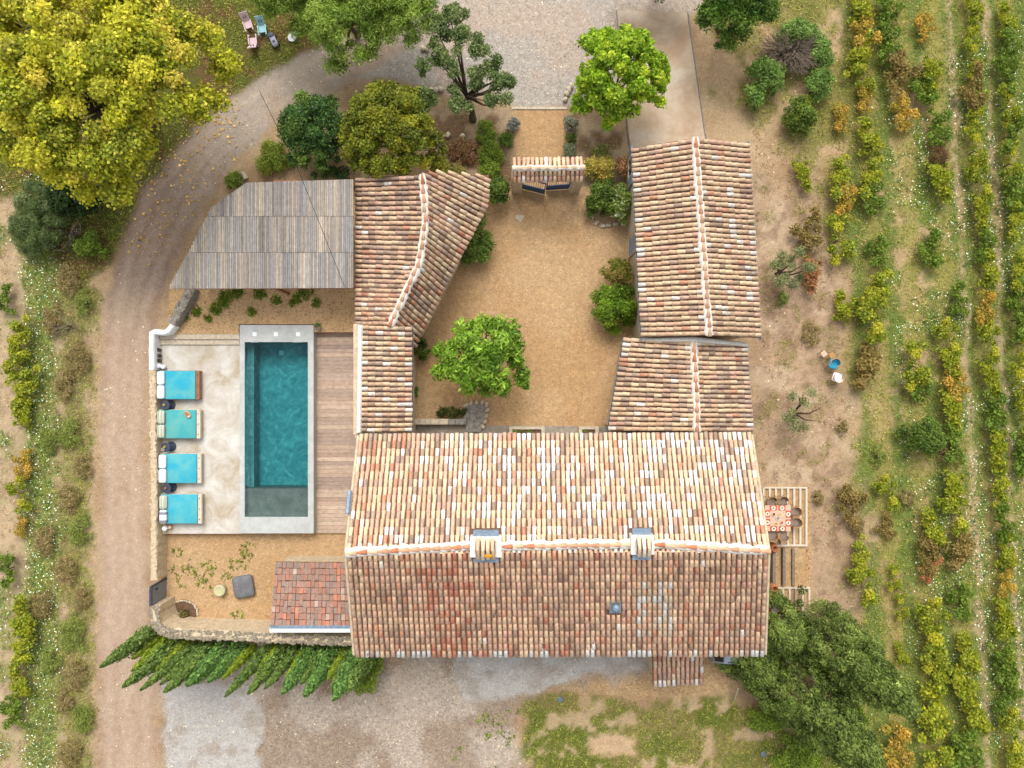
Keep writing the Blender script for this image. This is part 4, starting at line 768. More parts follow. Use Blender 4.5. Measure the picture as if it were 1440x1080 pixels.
while x < b.x-.1: w = min(g.uniform(.3,.6), b.x-x); part('block', MB().box((x+.005,a.y,.44+g.uniform(-.0,.01)),(x+w-.005,b.y,.52)), M['stone' if g.random() < .5 else 'greystone'], t, bevel=.012); x += w
v = P(668,588,.2); t = thing('stone_mound', 'rounded grey stone steps at the foot of the courtyard tree', 'steps', (v.x,v.y,0))
part('mound', MB().prism([(P(x,y,.2).x, P(x,y,.2).y) for x, y in ((652,574),(660,567),(684,567),(684,590),(676,608),(656,608))], -.05, .2), M['greystone'], t, bevel=.04)
for i in range(16):
    px_, py_ = [(653,577),(655,570),(662,567),(670,566),(678,566),(684,569),(685,577),(684,585),(682,593),(679,600),(666,578),(664,588),(674,584),(662,598),(671,596),(656,586)][i]; w_ = P(px_,py_,.2); big = i >= 10
    part('stone', MB().pillow((w_.x,w_.y,.2), (.42 if big else .26)*g.uniform(.8,1.2), .3 if big else .17, .12, g.uniform(0,3), 3, 5), M['greystone' if big else 'stone'], t)
# edging stones by the right flower bed
v = P(845,300,0); t = thing('stone_edging', 'curved edging of cream stones round the shrub bed by the gateway', 'edging', v)
for x, y, rz in ((828,285,80),(829.5,291,75),(831,297,70),(834,304,60),(839,313,50),(848,317.5,0),(856,316.5,0),(866,315,0)): w_ = P(x,y,.1); part('stone', MB().pillow((w_.x,w_.y,.07), .3, .19, .17, R(rz), 4, 5), M['stone'], t)
v = P(731,307,.0); tag(part('heart_stone', MB().prism([(v.x+.28*.9*(16*math.sin(a)**3)/17*.9, v.y+.02*(13*math.cos(a)-5*math.cos(2*a)-2*math.cos(3*a)-math.cos(4*a))*.75) for a in [2*math.pi*k/24 for k in range(24)]], -.02, .05), M['stone']), 'pale heart-shaped stone set in the courtyard gravel', 'stone')
sl = tag(part('threshold', MB().box(*pbox(720,150,797,153.5,-.05,.05)), M['stone']), 'thin stone threshold across the gravel path', 'kerb')
BST = [(594,68),(600,69),(586,128),(592,126),(606,127),(613,127),(620,126),(797,132),(795,140),(800,126),(803,121),(621,205),(630,190),(650,192)]
for i, (x, y) in enumerate(BST):
    w_ = P(x,y,.1); tag(part('boulder', MB().pillow((w_.x,w_.y,.1), random.uniform(.24,.36), random.uniform(.2,.28), .26, random.uniform(0,3), 3, 6), M['stone'], smooth=True), 'pale boulder edging the bed under the grey-green tree' if i not in (7,8,9,10) else 'pale boulder at the foot of the bright lime tree', 'boulder', 'boulders by the almond tree' if i not in (7,8,9,10) else 'boulders by the lime tree')

# ------------------------------------------------------------------ eastern terrace
v = P(1105,726,.1); t = thing('dining_terrace', 'golden gravel dining terrace ruled with pale wooden strips', 'terrace', v)
for i in range(8): x = 1074+i*8.6; part('strip', MB().box(*pbox(x-1.4,686,x+1.4,768,-.02,.09+.004*(i%2))), M['palewood'], t)
part('edge', MB().box(*pbox(1075,685,1135.5,687,-.02,.105)), M['palewood'], t); part('edge', MB().box(*pbox(1078,766,1135.5,768.5,-.02,.105)), M['palewood'], t)
v = P(1112,842,.1); t = thing('small_terrace', 'small strip-edged terrace partly under the big conifer', 'terrace', v)
for i in range(7): x = 1083+i*9.2; part('strip', MB().box(*pbox(x-1.3,827,x+1.3,866,-.02,.09+.004*(i%2))), M['palewood'], t)
part('edge', MB().box(*pbox(1092,826,1139.5,828,-.02,.105)), M['palewood'], t)
t = thing('sleeper_steps', 'three timber sleeper steps between the two strip-edged terraces', 'steps', P(1102,798,0))
for i, (x, w) in enumerate(((1089,2.2),(1103,2),(1116,2))): part('sleeper', MB().box(*pbox(x-w,772,x+w,824,-.02,.4-.13*i)), M['greybark'], t, bevel=.02)
for i, (x, y) in enumerate(((1089,771),(1089,828))):
    v = P(x,y,.5); v.z = 0; tag(part('terracotta_jar', MB().lathe([(.1,0),(.2,.12),(.24,.32),(.18,.5),(.13,.56),(.17,.6),(.13,.6),(.1,.5),(.09,.3)], v, 16), M['terracotta'], smooth=True), ['terracotta jar beside the dining terrace', 'terracotta jar at the small strip-edged terrace'][i], 'jar')
# table
tc = P(1094,729,.78); ta = thing('dining_table', 'square dining table laid with orange and pink runners', 'table', (tc.x,tc.y,.05)); s_ = .62
part('table_top', MB().box((tc.x-s_,tc.y-s_,.72),(tc.x+s_,tc.y+s_,.76)), M['salmon'], ta)
for sx in (-1,1):
    for sy in (-1,1): part('leg', MB().box((tc.x+sx*.55-.03,tc.y+sy*.55-.03,.05),(tc.x+sx*.55+.03,tc.y+sy*.55+.03,.72)), M['wood'], ta)
k = 0
for sx, sy in ((-.22,.5),(.2,.5),(-.5,.22),(-.5,-.2),(.5,.2),(.5,-.22),(-.2,-.5),(.22,-.5)):
    hor = abs(sy) > .4; part('place_mat', MB().box((tc.x+sx-(.17 if hor else .12),tc.y+sy-(.12 if hor else .17),.76),(tc.x+sx+(.17 if hor else .12),tc.y+sy+(.12 if hor else .17),.768)), M['orange'], ta)
    pl = thing('dinner_plate', 'round cream plate with food on an orange mat', 'plate', (tc.x+sx,tc.y+sy,.768), 0, 'plates on the dining table'); part('plate', MB().lathe([(.05,0),(.11,.018),(.105,.02),(.05,.008)], (0,0,0), 16), M['plate'], pl, False); part('food', MB().pillow((0,0,.02), .1, .07, .035, k, 2, 4), M['food'], pl, False); k += 1
for x, y, m_, lab in ((-.2,.2,'food','brown serving bowl on the dining table'),(.12,.18,'yellow','yellow fruit bowl on the dining table'),(-.08,-.25,'lichen','orange bowl on the dining table'),(.18,-.2,'orange','red-orange bowl on the dining table'),(.0,.0,'greystone','grey dish in the middle of the dining table')):
    b_ = thing('serving_bowl', lab, 'bowl', (tc.x+x,tc.y+y,.762)); part('bowl', MB().lathe([(.05,0),(.1,.05),(.09,.05),(.03,.02)], (0,0,0), 14), M['plate'], b_, False); part('contents', MB().pillow((0,0,.045), .15, .15, .05, 0, 2, 4), M[m_], b_, False)
def chair_proto(name, label, seatm, framem, group=None, arm=True):
    t = thing(name, label, 'chair', (0,0,0), 0, group); part('seat', MB().pillow((0,0,.44), .46, .46, .07, 0, 5, 6), M[seatm], t, False, smooth=True)
    for sx in (-1,1):
        for sy in (-1,1): part('leg', MB().tube([(sx*.2,sy*.2,0),(sx*.19,sy*.19,.43)], [.016,.016], 6), M[framem], t, False)
    pts = [(.24*math.cos(a), -.24*math.sin(a)-.02, .74-.06*abs(math.cos(a))) for a in [math.pi*k/10 for k in range(11)]]
    part('back_rail', MB().tube([(.22,.16,.62)]+pts+[(-.22,.16,.62)], .02, 6), M[framem], t, False)
    part('backrest', MB().add([(x*.97,y*.97,z-.0) for x, y, z in pts]+[(x*.85,y*.85,.47) for x, y, z in pts], [(i,i+1,12+i,11+i) for i in range(10)]), M[seatm], t, False)
    return t
ch0 = None
for i, (x, y, rz, lab) in enumerate(((1084,705,180,'top'),(1099.5,704.5,180,'top'),(1117,719,90,'side'),(1117.5,734,90,'side'),(1085,753,0,'low'),(1100,753,0,'low'))):
    v = P(x,y,.5); v.z = .06; lb = 'rattan armchair with taupe seat on the %s of the dining table' % {'top':'barn-facing side','side':'vineyard side','low':'sleeper-step side'}[lab]
    if i == 0: ch0 = chair_proto('rattan_chair', lb, 'mesh', 'wicker', 'chairs round the dining table'); ch0.location = v; ch0.rotation_euler = (0,0,R(rz))
    else: dup(ch0, v, R(rz), lb)
t2 = P(1090,857,.75); ta = thing('bistro_table', 'small table with orange cloth half hidden by the conifer', 'table', (t2.x,t2.y,.05)); part('table_top', MB().box((t2.x-.28,t2.y-.3,.72),(t2.x+.28,t2.y+.3,.76)), M['orange'], ta); part('leg', MB().box((t2.x-.04,t2.y-.04,.05),(t2.x+.04,t2.y+.04,.72)), M['wood'], ta)
pl = thing('serving_plate', 'big white plate on the small orange-clothed table', 'plate', (t2.x+.0,t2.y-.02,.76)); part('plate', MB().lathe([(.1,0),(.2,.02),(.19,.025),(.1,.01)], (0,0,0), 16), M['plate'], pl, False)
# loose chairs by the olive
v = P(1172,512,.45); v.z = 0; cb = chair_proto('rattan_chair', 'rattan armchair with turquoise seat pad standing on bare earth', 'blue', 'wicker'); cb.location = v; cb.rotation_euler = (0,0,R(160))
v = P(1177,531,.45); v.z = 0; cb = chair_proto('rattan_chair', 'rattan armchair with white cushion standing on bare earth', 'cushion', 'wicker'); cb.location = v; cb.rotation_euler = (0,0,R(-20))
for i, (x, y, m_) in enumerate(((1159,497.5,'salmon'),(1170,499.5,'wicker'))):
    v = P(x,y,.4); v.z = 0; t = thing('stool', ['small square pink stool near the turquoise rattan chair', 'small square orange stool near the turquoise rattan chair'][i], 'stool', v, R(35)); part('seat', MB().box((-.13,-.13,.36),(.13,.13,.4)), M[m_], t, False, .01)
    for sx in (-1,1):
        for sy in (-1,1): part('leg', MB().tube([(sx*.12,sy*.12,0),(sx*.1,sy*.1,.36)], [.015,.015], 5), M['wicker'], t, False)
# ------------------------------------------------------------------ children's furniture under the trees
def plastic_lounger(label, x, y, rz, m_):
    v = P(x,y,.3); v.z = 0; t = thing('garden_chair', label, 'chair', v, R(rz)); t.scale = (.82,.74,.8); part('seat', MB().box((-.2,-.22,.26),(.2,.24,.3)), M[m_], t, False, .015)
    b = part('backrest', MB().add([(-.2,.22,.28),(.2,.22,.28),(.26,.62,.72),(-.26,.62,.72),(-.2,.25,.25),(.2,.25,.25),(.26,.66,.7),(-.26,.66,.7)], [(0,1,2,3),(7,6,5,4),(0,4,5,1),(1,5,6,2),(2,6,7,3),(3,7,4,0)]), M[m_], t, False)
    for sx in (-.07,.07): part('slot', MB().box((sx-.02,.36,.44),(sx+.02,.52,.6)), M['bark'], b)
    for sx in (-1,1): part('arm', MB().box((sx*.23-.03,-.42,.36),(sx*.23+.03,.25,.4)), M[m_], t, False, .01); part('leg', MB().box((sx*.2-.03,-.4,0),(sx*.2+.03,-.34,.36)), M[m_], t, False); part('leg', MB().box((sx*.2-.03,.2,0),(sx*.2+.03,.26,.27)), M[m_], t, False)
plastic_lounger('pink plastic garden chair with its back towards the pines', 348,34,18,'pink'); plastic_lounger('pink plastic garden chair with its back towards the dirt road', 355,57,186,'pink'); plastic_lounger('pale blue plastic chair between the pink and grey chairs', 368,40,8,'aqua')
v = P(383,54,.3); v.z = 0; t = thing('ride_on_toy', 'grey and lilac plastic toy car on the grass', 'toy', v, R(24)); part('body', MB().pillow((0,-.05,.18), .3, .66, .22, 0, 5), M['greyplastic'], t, False, smooth=True); part('seat', MB().pillow((0,.2,.28), .26, .22, .1, 0, 3), M['slate'], t, False); part('dashboard', MB().pillow((0,-.14,.27), .14, .12, .1, 0, 3), M['slate'], t, False)
for sx in (-1,1):
    for sy in (-1,1): part('wheel', MB().tube([(sx*.13,sy*.2,.09),(sx*.19,sy*.2,.09)], [.09,.09], 12), M['black'], t, False)
v = P(410,44,.3); v.z = 0; t = thing('tricycle', 'child tricycle with white front wheel and pale blue frame', 'tricycle', v, R(-10)); part('wheel', MB().lathe([(.15,.1),(.2,.1),(.2,.15),(.15,.15)], (0,-.22,0), 18), M['cushion'], t, False)
part('frame', MB().tube([(0,-.22,.15),(.04,0,.3),(.02,.25,.25)], .035, 7), M['aqua'], t, False); part('saddle', MB().pillow((-.03,.12,.32), .18, .22, .08, 0, 3), M['black'], t, False); part('handlebar', MB().tube([(-.2,-.06,.42),(.2,-.02,.42)], .02, 6), M['black'], t, False); part('rear_wheel', MB().tube([(-.2,.3,.1),(-.14,.3,.1)], [.1,.1], 12), M['black'], t, False); part('rear_wheel', MB().tube([(.14,.3,.1),(.2,.3,.1)], [.1,.1], 12), M['black'], t, False); part('basket', MB().lathe([(.08,0),(.13,.14),(.11,.14),(.06,.02)], (.24,.0,.2), 12), M['aqua'], t, False)
# ------------------------------------------------------------------ parked car under the south eave
cx, cy = P(1007,926,1.4).x+1.95, -12.62; t = thing('parked_car', 'silver hatchback parked beneath the farmhouse eave beside the conifer', 'car', (cx,cy,0))
def cbox(x0, x1, w0, z0, tx0, tx1, w1, z1): return MB().add([(x0,-w0,z0),(x1,-w0,z0),(x1,w0,z0),(x0,w0,z0),(tx0,-w1,z1),(tx1,-w1,z1),(tx1,w1,z1),(tx0,w1,z1)], [(0,3,2,1),(4,5,6,7),(0,1,5,4),(1,2,6,5),(2,3,7,6),(3,0,4,7)])
part('body', cbox(-1.95,1.9,.8,.25,-1.93,1.8,.78,.9), M['carpaint'], t, False, .06, True); part('cabin', cbox(-1.92,.75,.76,.9,-1.55,.15,.6,1.42), M['carpaint'], t, False, .05, True)
part('rear_window', MB().add([(-1.9,-.62,.98),(-1.9,.62,.98),(-1.6,.52,1.39),(-1.6,-.52,1.39)], [(3,2,1,0)]), M['glass'], t, False)
part('windscreen', MB().add([(.73,-.66,.96),(.73,.66,.96),(.21,.55,1.4),(.21,-.55,1.4)], [(0,1,2,3)]), M['glass'], t, False)
for sy in (-1,1): part('side_window', MB().add([(-1.6,sy*.75,.96),(.5,sy*.75,.96),(.05,sy*.635,1.36),(-1.42,sy*.635,1.36)], [(0,1,2,3)]), M['glass'], t, False); part('roof_rail', MB().tube([(-1.4,sy*.52,1.45),(.0,sy*.52,1.45)], .018, 6), M['black'], t, False); part('headlight', MB().pillow((1.8,sy*.6,.72), .12, .28, .14, 0, 3), M['cushion'], t, False)
for sx in (-1.25,1.2):
    for sy in (-1,1): wh = part('wheel', MB().tube([(sx,sy*.62,.3),(sx,sy*.81,.3)], [.3,.3], 18), M['tyre'], t, False); part('rim', MB().tube([(sx,sy*.8,.3),(sx,sy*.82,.3)], [.19,.19], 14), M['zinc'], wh)
# cable, pole, lids
tag(part('overhead_cable', MB().tube([P(365,128,6.2), P(420,240,4.6), P(484,402,3.3)], .011, 5), M['black']), 'thin black overhead cable crossing the lath shade roof', 'cable')
a = P(1033,985,0); tag(part('stake', MB().tube([a, P(1038,968,1.1)], [.035,.03], 6), M['stone']), 'pale leaning stake at the edge of the conifer', 'stake')
for x, y, lab in ((788,984,'round grey utility lid in the lawn near the gravel'),(1074,1061,'round grey utility lid in the lawn by the conifer')): v = P(x,y,.06); tag(part('utility_lid', MB().lathe([(.15,-.06),(.15,0),(.13,.015),(.02,.02)], v, 16), M['zinc']), lab, 'lid')
tag(part('kerb_stone', MB().tube([P(341,243,.1),P(346,252,.1)], [.12,.12], 6), M['stone']), 'short pale kerb stone at the top corner of the shade roof', 'kerb')

# ------------------------------------------------------------------ trees
YG = [(160,162,38),(188,184,52),(210,200,80),(122,134,38),(212,190,92),(88,104,36)]
pc = dome_clumps(140,115,5.6,4.85,4.6,3.2,150,.56,3,.95); pc = [c for c in pc if not (720+c[0]*F/(H-c[2]) > 205 and 540-c[1]*F/(H-c[2]) > 248)]
tree('plane_tree', 'huge yellow-green plane tree overhanging the bend of the dirt road', 'tree', P(215,172,0), pc, 150, .14, YG, .34, w=[3,3,1.6,3.5,.8,2.6], spread=.55, aspect=.85, nl=26)
PN = [(134,158,66),(112,138,54),(164,182,94),(86,108,42)]
for i, (x, y, rx, ry, lab) in enumerate(((415,-8,1.9,1.15,'light green pine above the children\'s chairs'),(485,30,2.0,1.85,'light green pine leaning towards the curved gravel road'),(562,12,1.8,1.75,'light green pine beside the gravel yard'))):
    c = dome_clumps(x,y,3.0,rx,ry,1.5,30,.42,20+i,.9); tree('pine_tree', lab, 'tree', (P(x,y,3.0).x-.1, P(x,y,3.0).y+.9, 0), c, 190, .19, PN, .15, aspect=.22, spread=.7, upb=.35)
tree('dark_evergreen', 'dense rounded dark green evergreen beside the lath shade roof', 'tree', (P(446,193,2.2).x,P(446,193,2.2).y,0), dome_clumps(446,193,1.6,1.55,1.75,1.6,60,.36,31), 330, .12, [(54,84,44),(74,104,52),(98,126,54),(38,60,38),(124,146,58)], .14, spread=.6, w=[4,4,2,3,.6])
tree('bay_tree', 'olive-yellow leafy tree overhanging the crooked outbuilding', 'tree', (P(553,192,2.6).x,P(553,192,2.6).y,0), dome_clumps(553,192,2.4,2.25,2.2,2.0,85,.36,33,.9), 250, .13, [(84,98,32),(112,120,36),(148,146,42),(60,74,30),(172,160,52)], .15, spread=.65, w=[4,4,2,3,.7])
tree('bright_green_tree', 'bright lime-green young tree beside the concrete drive', 'tree', (P(872,110,2.6).x,P(872,110,2.6).y,0), dome_clumps(871,107,2.5,2.05,2.1,1.7,80,.26,35,.6), 190, .16, [(122,154,36),(156,182,48),(200,208,72),(84,112,32),(100,132,34)], .12, spread=.7, aspect=.75, w=[3,2,1.2,3,3])
al = [(627,38,.72),(624,80,.66),(597,92,.42),(657,58,.7),(681,90,.8),(649,141,.66),(704,124,.74),(607,144,.6),(640,20,.6),(612,60,.4),(668,112,.5),(690,140,.45),(640,100,.4)]
ac = []
for x, y, r in al:
    v = P(x,y,3.0+random.uniform(-.4,.4))
    for k in range(9): ac.append((v.x+random.uniform(-1,1)*r*.7, v.y+random.uniform(-1,1)*r*.7, v.z+random.uniform(-.3,.3), r*.42))
tree('almond_tree', 'open grey-green almond tree with a visible trunk in the boulder bed', 'tree', P(665,168,0), ac, 330, .12, [(84,102,58),(110,126,78),(66,82,46),(136,148,100)], .16, spread=.8, nl=14)
ctc = dome_clumps(682,502,2.6,2.0,1.75,1.3,60,.34,37)
tree('courtyard_tree', 'round glossy green tree in the middle of the golden gravel courtyard', 'tree', (P(680,530,0).x,P(680,530,0).y,0), ctc, 85, .27, [(92,128,34),(124,156,52),(150,178,70),(60,92,28)], .14, spread=.5, aspect=.34, upb=.3)
def shrub(name, label, x, y, z, rx, ry, rz, n, r, pal, ls=.12, per=260, seed=0, group=None, aspect=.6, w=None):
    v = P(x,y,z); t = thing(name, label, 'shrub', (v.x,v.y,0), 0, group); cl = dome_clumps(x,y,z*.5,rx,ry,rz,n,r,seed); cl = [(a,b,max(.1,c),d) for a,b,c,d in cl]
    V, Fq, c = clump_leaves(cl, per, ls, pal, .7, aspect, w=w); part('foliage', np_mesh('foliage', V, Fq, c), M['leaf'], t); part('stem', trunk_mb((v.x,v.y,0), cl, .04, nl=6), M['bark'], t); return t
DG = [(66,88,38),(90,112,46),(116,136,58),(48,66,32)]; LG = [(110,130,48),(136,152,62),(88,108,40)]; OL = [(128,134,96),(150,152,112),(108,116,80)]
shrub('courtyard_shrub','round green shrub against the barn wall in the courtyard',862,432,1.6,1.0,1.05,1.0,34,.3,[(78,108,30),(108,138,40),(60,84,28),(140,160,52)],seed=41)
shrub('climber','thin reddish-green climbing shrub above the courtyard shrub at the barn wall',868,383,1.8,.7,.65,.6,12,.24,[(112,122,48),(140,110,64),(88,108,44)],seed=42,per=150)
shrub('gate_shrub','compact dark green shrub beside the shrub-side gate pier',702,270,1.3,.48,.62,.7,18,.24,DG,seed=43)
shrub('spreading_shrub','loose spreading shrub along the crooked outbuilding eave',668,338,1.0,.8,1.3,.6,26,.28,[(96,120,52),(120,140,70),(78,100,44)],seed=44,per=180)
shrub('bed_shrub','dark shrub in the edged bed by the gateway',848,280,1.1,.75,.85,.7,20,.28,DG,seed=45)
shrub('white_flowering_shrub','green shrub dotted with white flowers against the barn wall',872,288,1.2,.55,.85,.7,20,.26,LG+[(240,240,236)],seed=46,w=[4,4,4,1])
shrub('golden_shrub','pale golden grassy shrub beside the gateway pier',842,238,.9,.75,.5,.5,16,.25,[(176,160,76),(150,146,70),(196,178,110)],seed=47,aspect=.25,ls=.18)
shrub('brown_shrub','dry reddish-brown shrub at the barn corner',878,236,.9,.5,.5,.5,10,.24,[(170,128,96),(150,112,84),(130,110,70)],seed=48,per=180)
shrub('small_annex_shrub','small dark shrub at the corner of the narrow annex',593,490,.8,.32,.5,.5,10,.2,DG,seed=49)
shrub('tiny_annex_shrub','tiny green plant at the annex wall',582,550,.5,.15,.25,.3,4,.13,DG,seed=50)
shrub('bench_shrub','low dark planting behind the stone ledge',632,580,.5,.65,.25,.3,12,.18,[(74,84,40),(96,92,52),(56,66,34)],seed=51)
for i, (x, y, r, pal, lab) in enumerate(((685,185,.5,LG,'bright green clump in the bed near the almond trunk'),(690,215,.55,LG,'tall green clump beside the gravel path'),(650,215,.6,[(140,104,80),(120,96,70),(150,120,90)],'brown dried clump below the almond tree'),(712,198,.35,DG,'small dark clump at the path edge'),(722,175,.3,[(140,140,140),(120,124,120)],'grey lavender tuft on the almond side of the path'),(803,175,.35,[(140,140,130),(120,124,112)],'grey lavender tuft on the drive side of the path'),(803,195,.25,DG,'small blue-green tuft on the drive side of the path'),(800,212,.32,[(130,136,112),(112,120,96)],'grey-green tuft close to the gateway'),(845,215,.4,[(120,128,70),(140,136,88)],'sparse weeds clump in the bed beside the drive'),(690,240,.5,LG,'green clump beside the gateway cap'),(640,245,.45,[(150,140,84),(110,116,60)],'straw-coloured clump behind the crooked outbuilding'),(386,225,.8,[(150,150,70),(96,120,44),(120,136,54)],'pale grassy clump above the shade roof'),(330,255,.4,LG,'grass tuft with pink flowers at the road bend'))):
    shrub('bed_clump',lab,x,y,.35,r,r,.3,9,r*.42,pal,seed=60+i,per=330,ls=.09)
# top right trees
tree('corner_evergreen','dark evergreen tree at the end of the concrete drive','tree',(P(1035,0,2.6).x,P(1035,0,2.6).y,0),dome_clumps(1030,8,2.6,1.8,1.7,1.8,60,.42,71),210,.13,DG+[(64,120,32)],.16)
tree('drive_tree','dark tree reaching over the far end of the concrete drive','tree',(P(930,-40,1.8).x,P(930,-40,1.8).y+.3,0),dome_clumps(930,-26,1.8,1.5,.9,1.0,26,.36,72),200,.14,DG,.14)
for i, (x, y, rx, ry, n, lab) in enumerate(((1076,108,.95,.75,22,'fresh green shrub in front of the bare grey bush'),(1120,52,1.0,.6,16,'light green sprawling shrub behind the bare grey bush'),(1150,75,.6,.8,14,'light green shrub between the bare bush and the vineyard'),(1150,120,.6,.7,12,'green shrub below the bare grey bush'),(1122,165,.75,.85,20,'dark green shrub at the head of the vine rows'),(1060,135,.5,.5,8,'thin green shrub by the drive edge'))):
    shrub('hedge_shrub',lab,x,y,1.0,rx,ry,.6,n,.28,[(104,132,64),(130,154,82),(84,110,52)] if i != 4 else DG+[(120,130,40)],seed=80+i,per=190)
def twig_bush(name, label, x, y, rx, ry, h, n, seed, m_='greybark', r0=.012):
    g = np.random.default_rng(seed); b = P(x,y,0); mb = MB(); t = thing(name, label, 'shrub', b)
    for i in range(n):
        a = g.uniform(0, 6.283); u = math.sqrt(g.random()); e = Vector((b.x+math.cos(a)*rx*u, b.y+math.sin(a)*ry*u, h*(1-.45*u)*g.uniform(.7,1.1))); m1 = b.lerp(e, .5)+Vector((g.normal(0,.12),g.normal(0,.12),.18)); mb.tube([b, m1, e], [r0*1.8,r0*1.2,r0*.5], 3, False)
        for k in range(3): f = m1.lerp(e, g.uniform(.2,.9)); mb.tube([f, f+Vector((math.cos(a+g.normal(0,.8))*.3, math.sin(a+g.normal(0,.8))*.3, g.uniform(.0,.25)))], [r0*.8,r0*.4], 3, False)
    part('twigs', mb, M[m_], t); return t
twig_bush('bare_bush','large leafless grey-brown bush beside the concrete drive',1105,82,1.75,1.15,1.5,420,5)
twig_bush('bare_bush','leafless pale branches behind the feathery green tamarisk',108,330,.9,1.1,1.4,16,6,'greybark',.016)
twig_bush('bare_bush','small pile of bare pale twigs on the road verge',100,460,.7,.5,.5,14,7,'greybark',.014)
t_ = P(62,315,1.4); tm = thing('tamarisk','soft feathery dark green tamarisk under the plane tree','shrub',(t_.x,t_.y,0)); cl = dome_clumps(62,312,.6,1.5,1.8,.8,40,.3,90,.45); V, Fq, c = clump_leaves(cl, 260, .26, [(82,100,56),(104,120,74),(64,82,46),(128,136,98)], .5, .1, upb=.1); part('foliage', np_mesh('foliage',V,Fq,c), M['leaf'], tm); part('stem', trunk_mb((t_.x,t_.y,0), cl, .08), M['bark'], tm)
shrub('dark_undergrowth','dark leafy undergrowth shrub below the plane tree',105,285,1.4,1.3,.8,.8,20,.4,[(40,60,30),(56,78,36),(34,50,30)],seed=91,per=150,ls=.16)
shrub('verge_shrub','green leafy shrub at the road verge by the pale branches',130,345,.8,.6,.5,.5,10,.26,LG,seed=92)
# conifers bottom right: feathery cones
def conifer(name, label, tip, h, r, n, seed, pal, lean=(0,0)):
    g = np.random.default_rng(seed); tp = P(*tip, h); t = thing(name, label, 'tree', (tp.x,tp.y,0)); cl = []
    for i in range(n):
        u = g.random()**.85; a = g.uniform(0,6.283); rr = r*(1-u)**.75*(1+.2*math.sin(4*a+6*u)+.1*math.sin(7*a-11*u))*g.uniform(.75,1.03); cl.append((tp.x+math.cos(a)*rr, tp.y+math.sin(a)*rr, .5+u*(h-.7), g.uniform(.22,.4)*(1-.3*u)))
    Vs, Fs, Cs = [], [], []; off = 0
    for (x,y,z,q) in cl:
        m = int(80+g.integers(40)); d = g.normal(0,1,(m,3)); d /= np.linalg.norm(d,axis=1,keepdims=True); pos = np.array([x,y,z])+d*q*(g.random((m,1))**.4); out = np.array([x-tp.x, y-tp.y, .9*r]); out = out/np.linalg.norm(out)
        cc = pal_cols(pal,1,g,None,.22)*.6+pal_cols(pal,m,g,None,.25)*.4; V, Fq, c = leaf_arrays(pos, .15*g.uniform(.7,1.3,m), np.tile(out*.5,(m,1))+d*.5, .5, cc, .38, g, np.tile(out,(m,1))); Vs.append(V); Fs.append(Fq+off); Cs.append(c); off += len(V)
    part('crown', np_mesh('crown',np.concatenate(Vs),np.concatenate(Fs),np.concatenate(Cs)), M['leaf'], t); part('trunk', MB().tube([(tp.x,tp.y,-.1),(tp.x,tp.y,h*.9)],[.22,.03],8), M['bark'], t); return t
CP = [(78,94,42),(102,120,56),(140,154,82),(56,70,32)]
conifer('conifer','big dark conifer leaning towards the vineyard beside the small terrace',(1290,1006),9.0,1.75,470,1,CP); conifer('conifer','big dark conifer reaching over the lawn beside the silver car',(1242,1094),9.0,1.95,520,2,CP); conifer('conifer','shorter bushy conifer tucked against the farmhouse corner',(1084,958),3.0,1.45,240,3,CP); conifer('conifer','bushy conifer crown over the end of the small terrace',(1122,908),3.6,1.6,280,4,CP)
shrub('lawn_shrub','bright green shrub below the dark conifers',1120,1065,.9,1.1,.8,.6,20,.32,LG,seed=95); shrub('conifer_undergrowth','yellowish green bush between the two big conifers',1195,1010,1.2,.7,.8,.7,16,.3,[(90,112,30),(120,132,36),(70,94,30)],seed=96); shrub('edge_shrub','low green shrub at the lawn edge under the conifer',1075,1010,.6,.9,.5,.4,14,.26,LG,seed=97)
# ---- cypress row
def cyp_mesh(h, r, seed, pal):
    g = np.random.default_rng(seed); n = int(2600*h/4.5); u = g.random(n)**.8; a = g.uniform(0,6.283,n); prof = np.where(u < .12, .55+u/.12*.45, ((1-u)/.88)**.62)*(1+.12*np.sin(5*a+9*u)+.08*np.sin(11*a+23*u)); rr = r*prof*g.uniform(.6,1.12,n)*(1+.18*np.sin(3*a+17*u)*np.sin(29*u+a))
    pos = np.stack([np.cos(a)*rr, np.sin(a)*rr, .12+u*(h-.12)], 1); nr = np.stack([np.cos(a), np.sin(a), np.full(n,.35)], 1); al_ = np.stack([np.cos(a)*.35, np.sin(a)*.35, np.ones(n)], 1)
    V, Fq, c = leaf_arrays(pos, .17*g.uniform(.7,1.3,n), nr, .35, pal_cols(pal,n,g,None,.16), .45, g, al_); return np_mesh('crown',V,Fq,c)
CY = [(98,122,62),(122,142,76),(72,96,48)]; CYY = [(124,142,44),(144,158,54),(102,118,40)]
cym = [cyp_mesh(4.6,.46,1,CY), cyp_mesh(4.6,.40,2,CY), cyp_mesh(3.6,.36,3,CYY), cyp_mesh(4.6,.5,4,[(92,128,66),(118,150,82),(72,102,54)])]
for m_ in cym: m_.materials.append(M['leaf'])
trm = MB().tube([(0,0,-.1),(0,0,3.2)],[.07,.02],6).mesh('trunk'); trm.materials.append(M['bark'])
ORD = 'first second third fourth fifth sixth seventh eighth ninth tenth eleventh twelfth thirteenth fourteenth fifteenth sixteenth seventeenth eighteenth nineteenth twentieth twenty-first twenty-second twenty-third twenty-fourth twenty-fifth twenty-sixth twenty-seventh twenty-eighth twenty-ninth thirtieth thirty-first thirty-second thirty-third thirty-fourth thirty-fifth thirty-sixth thirty-seventh thirty-eighth thirty-ninth fortieth'.split()
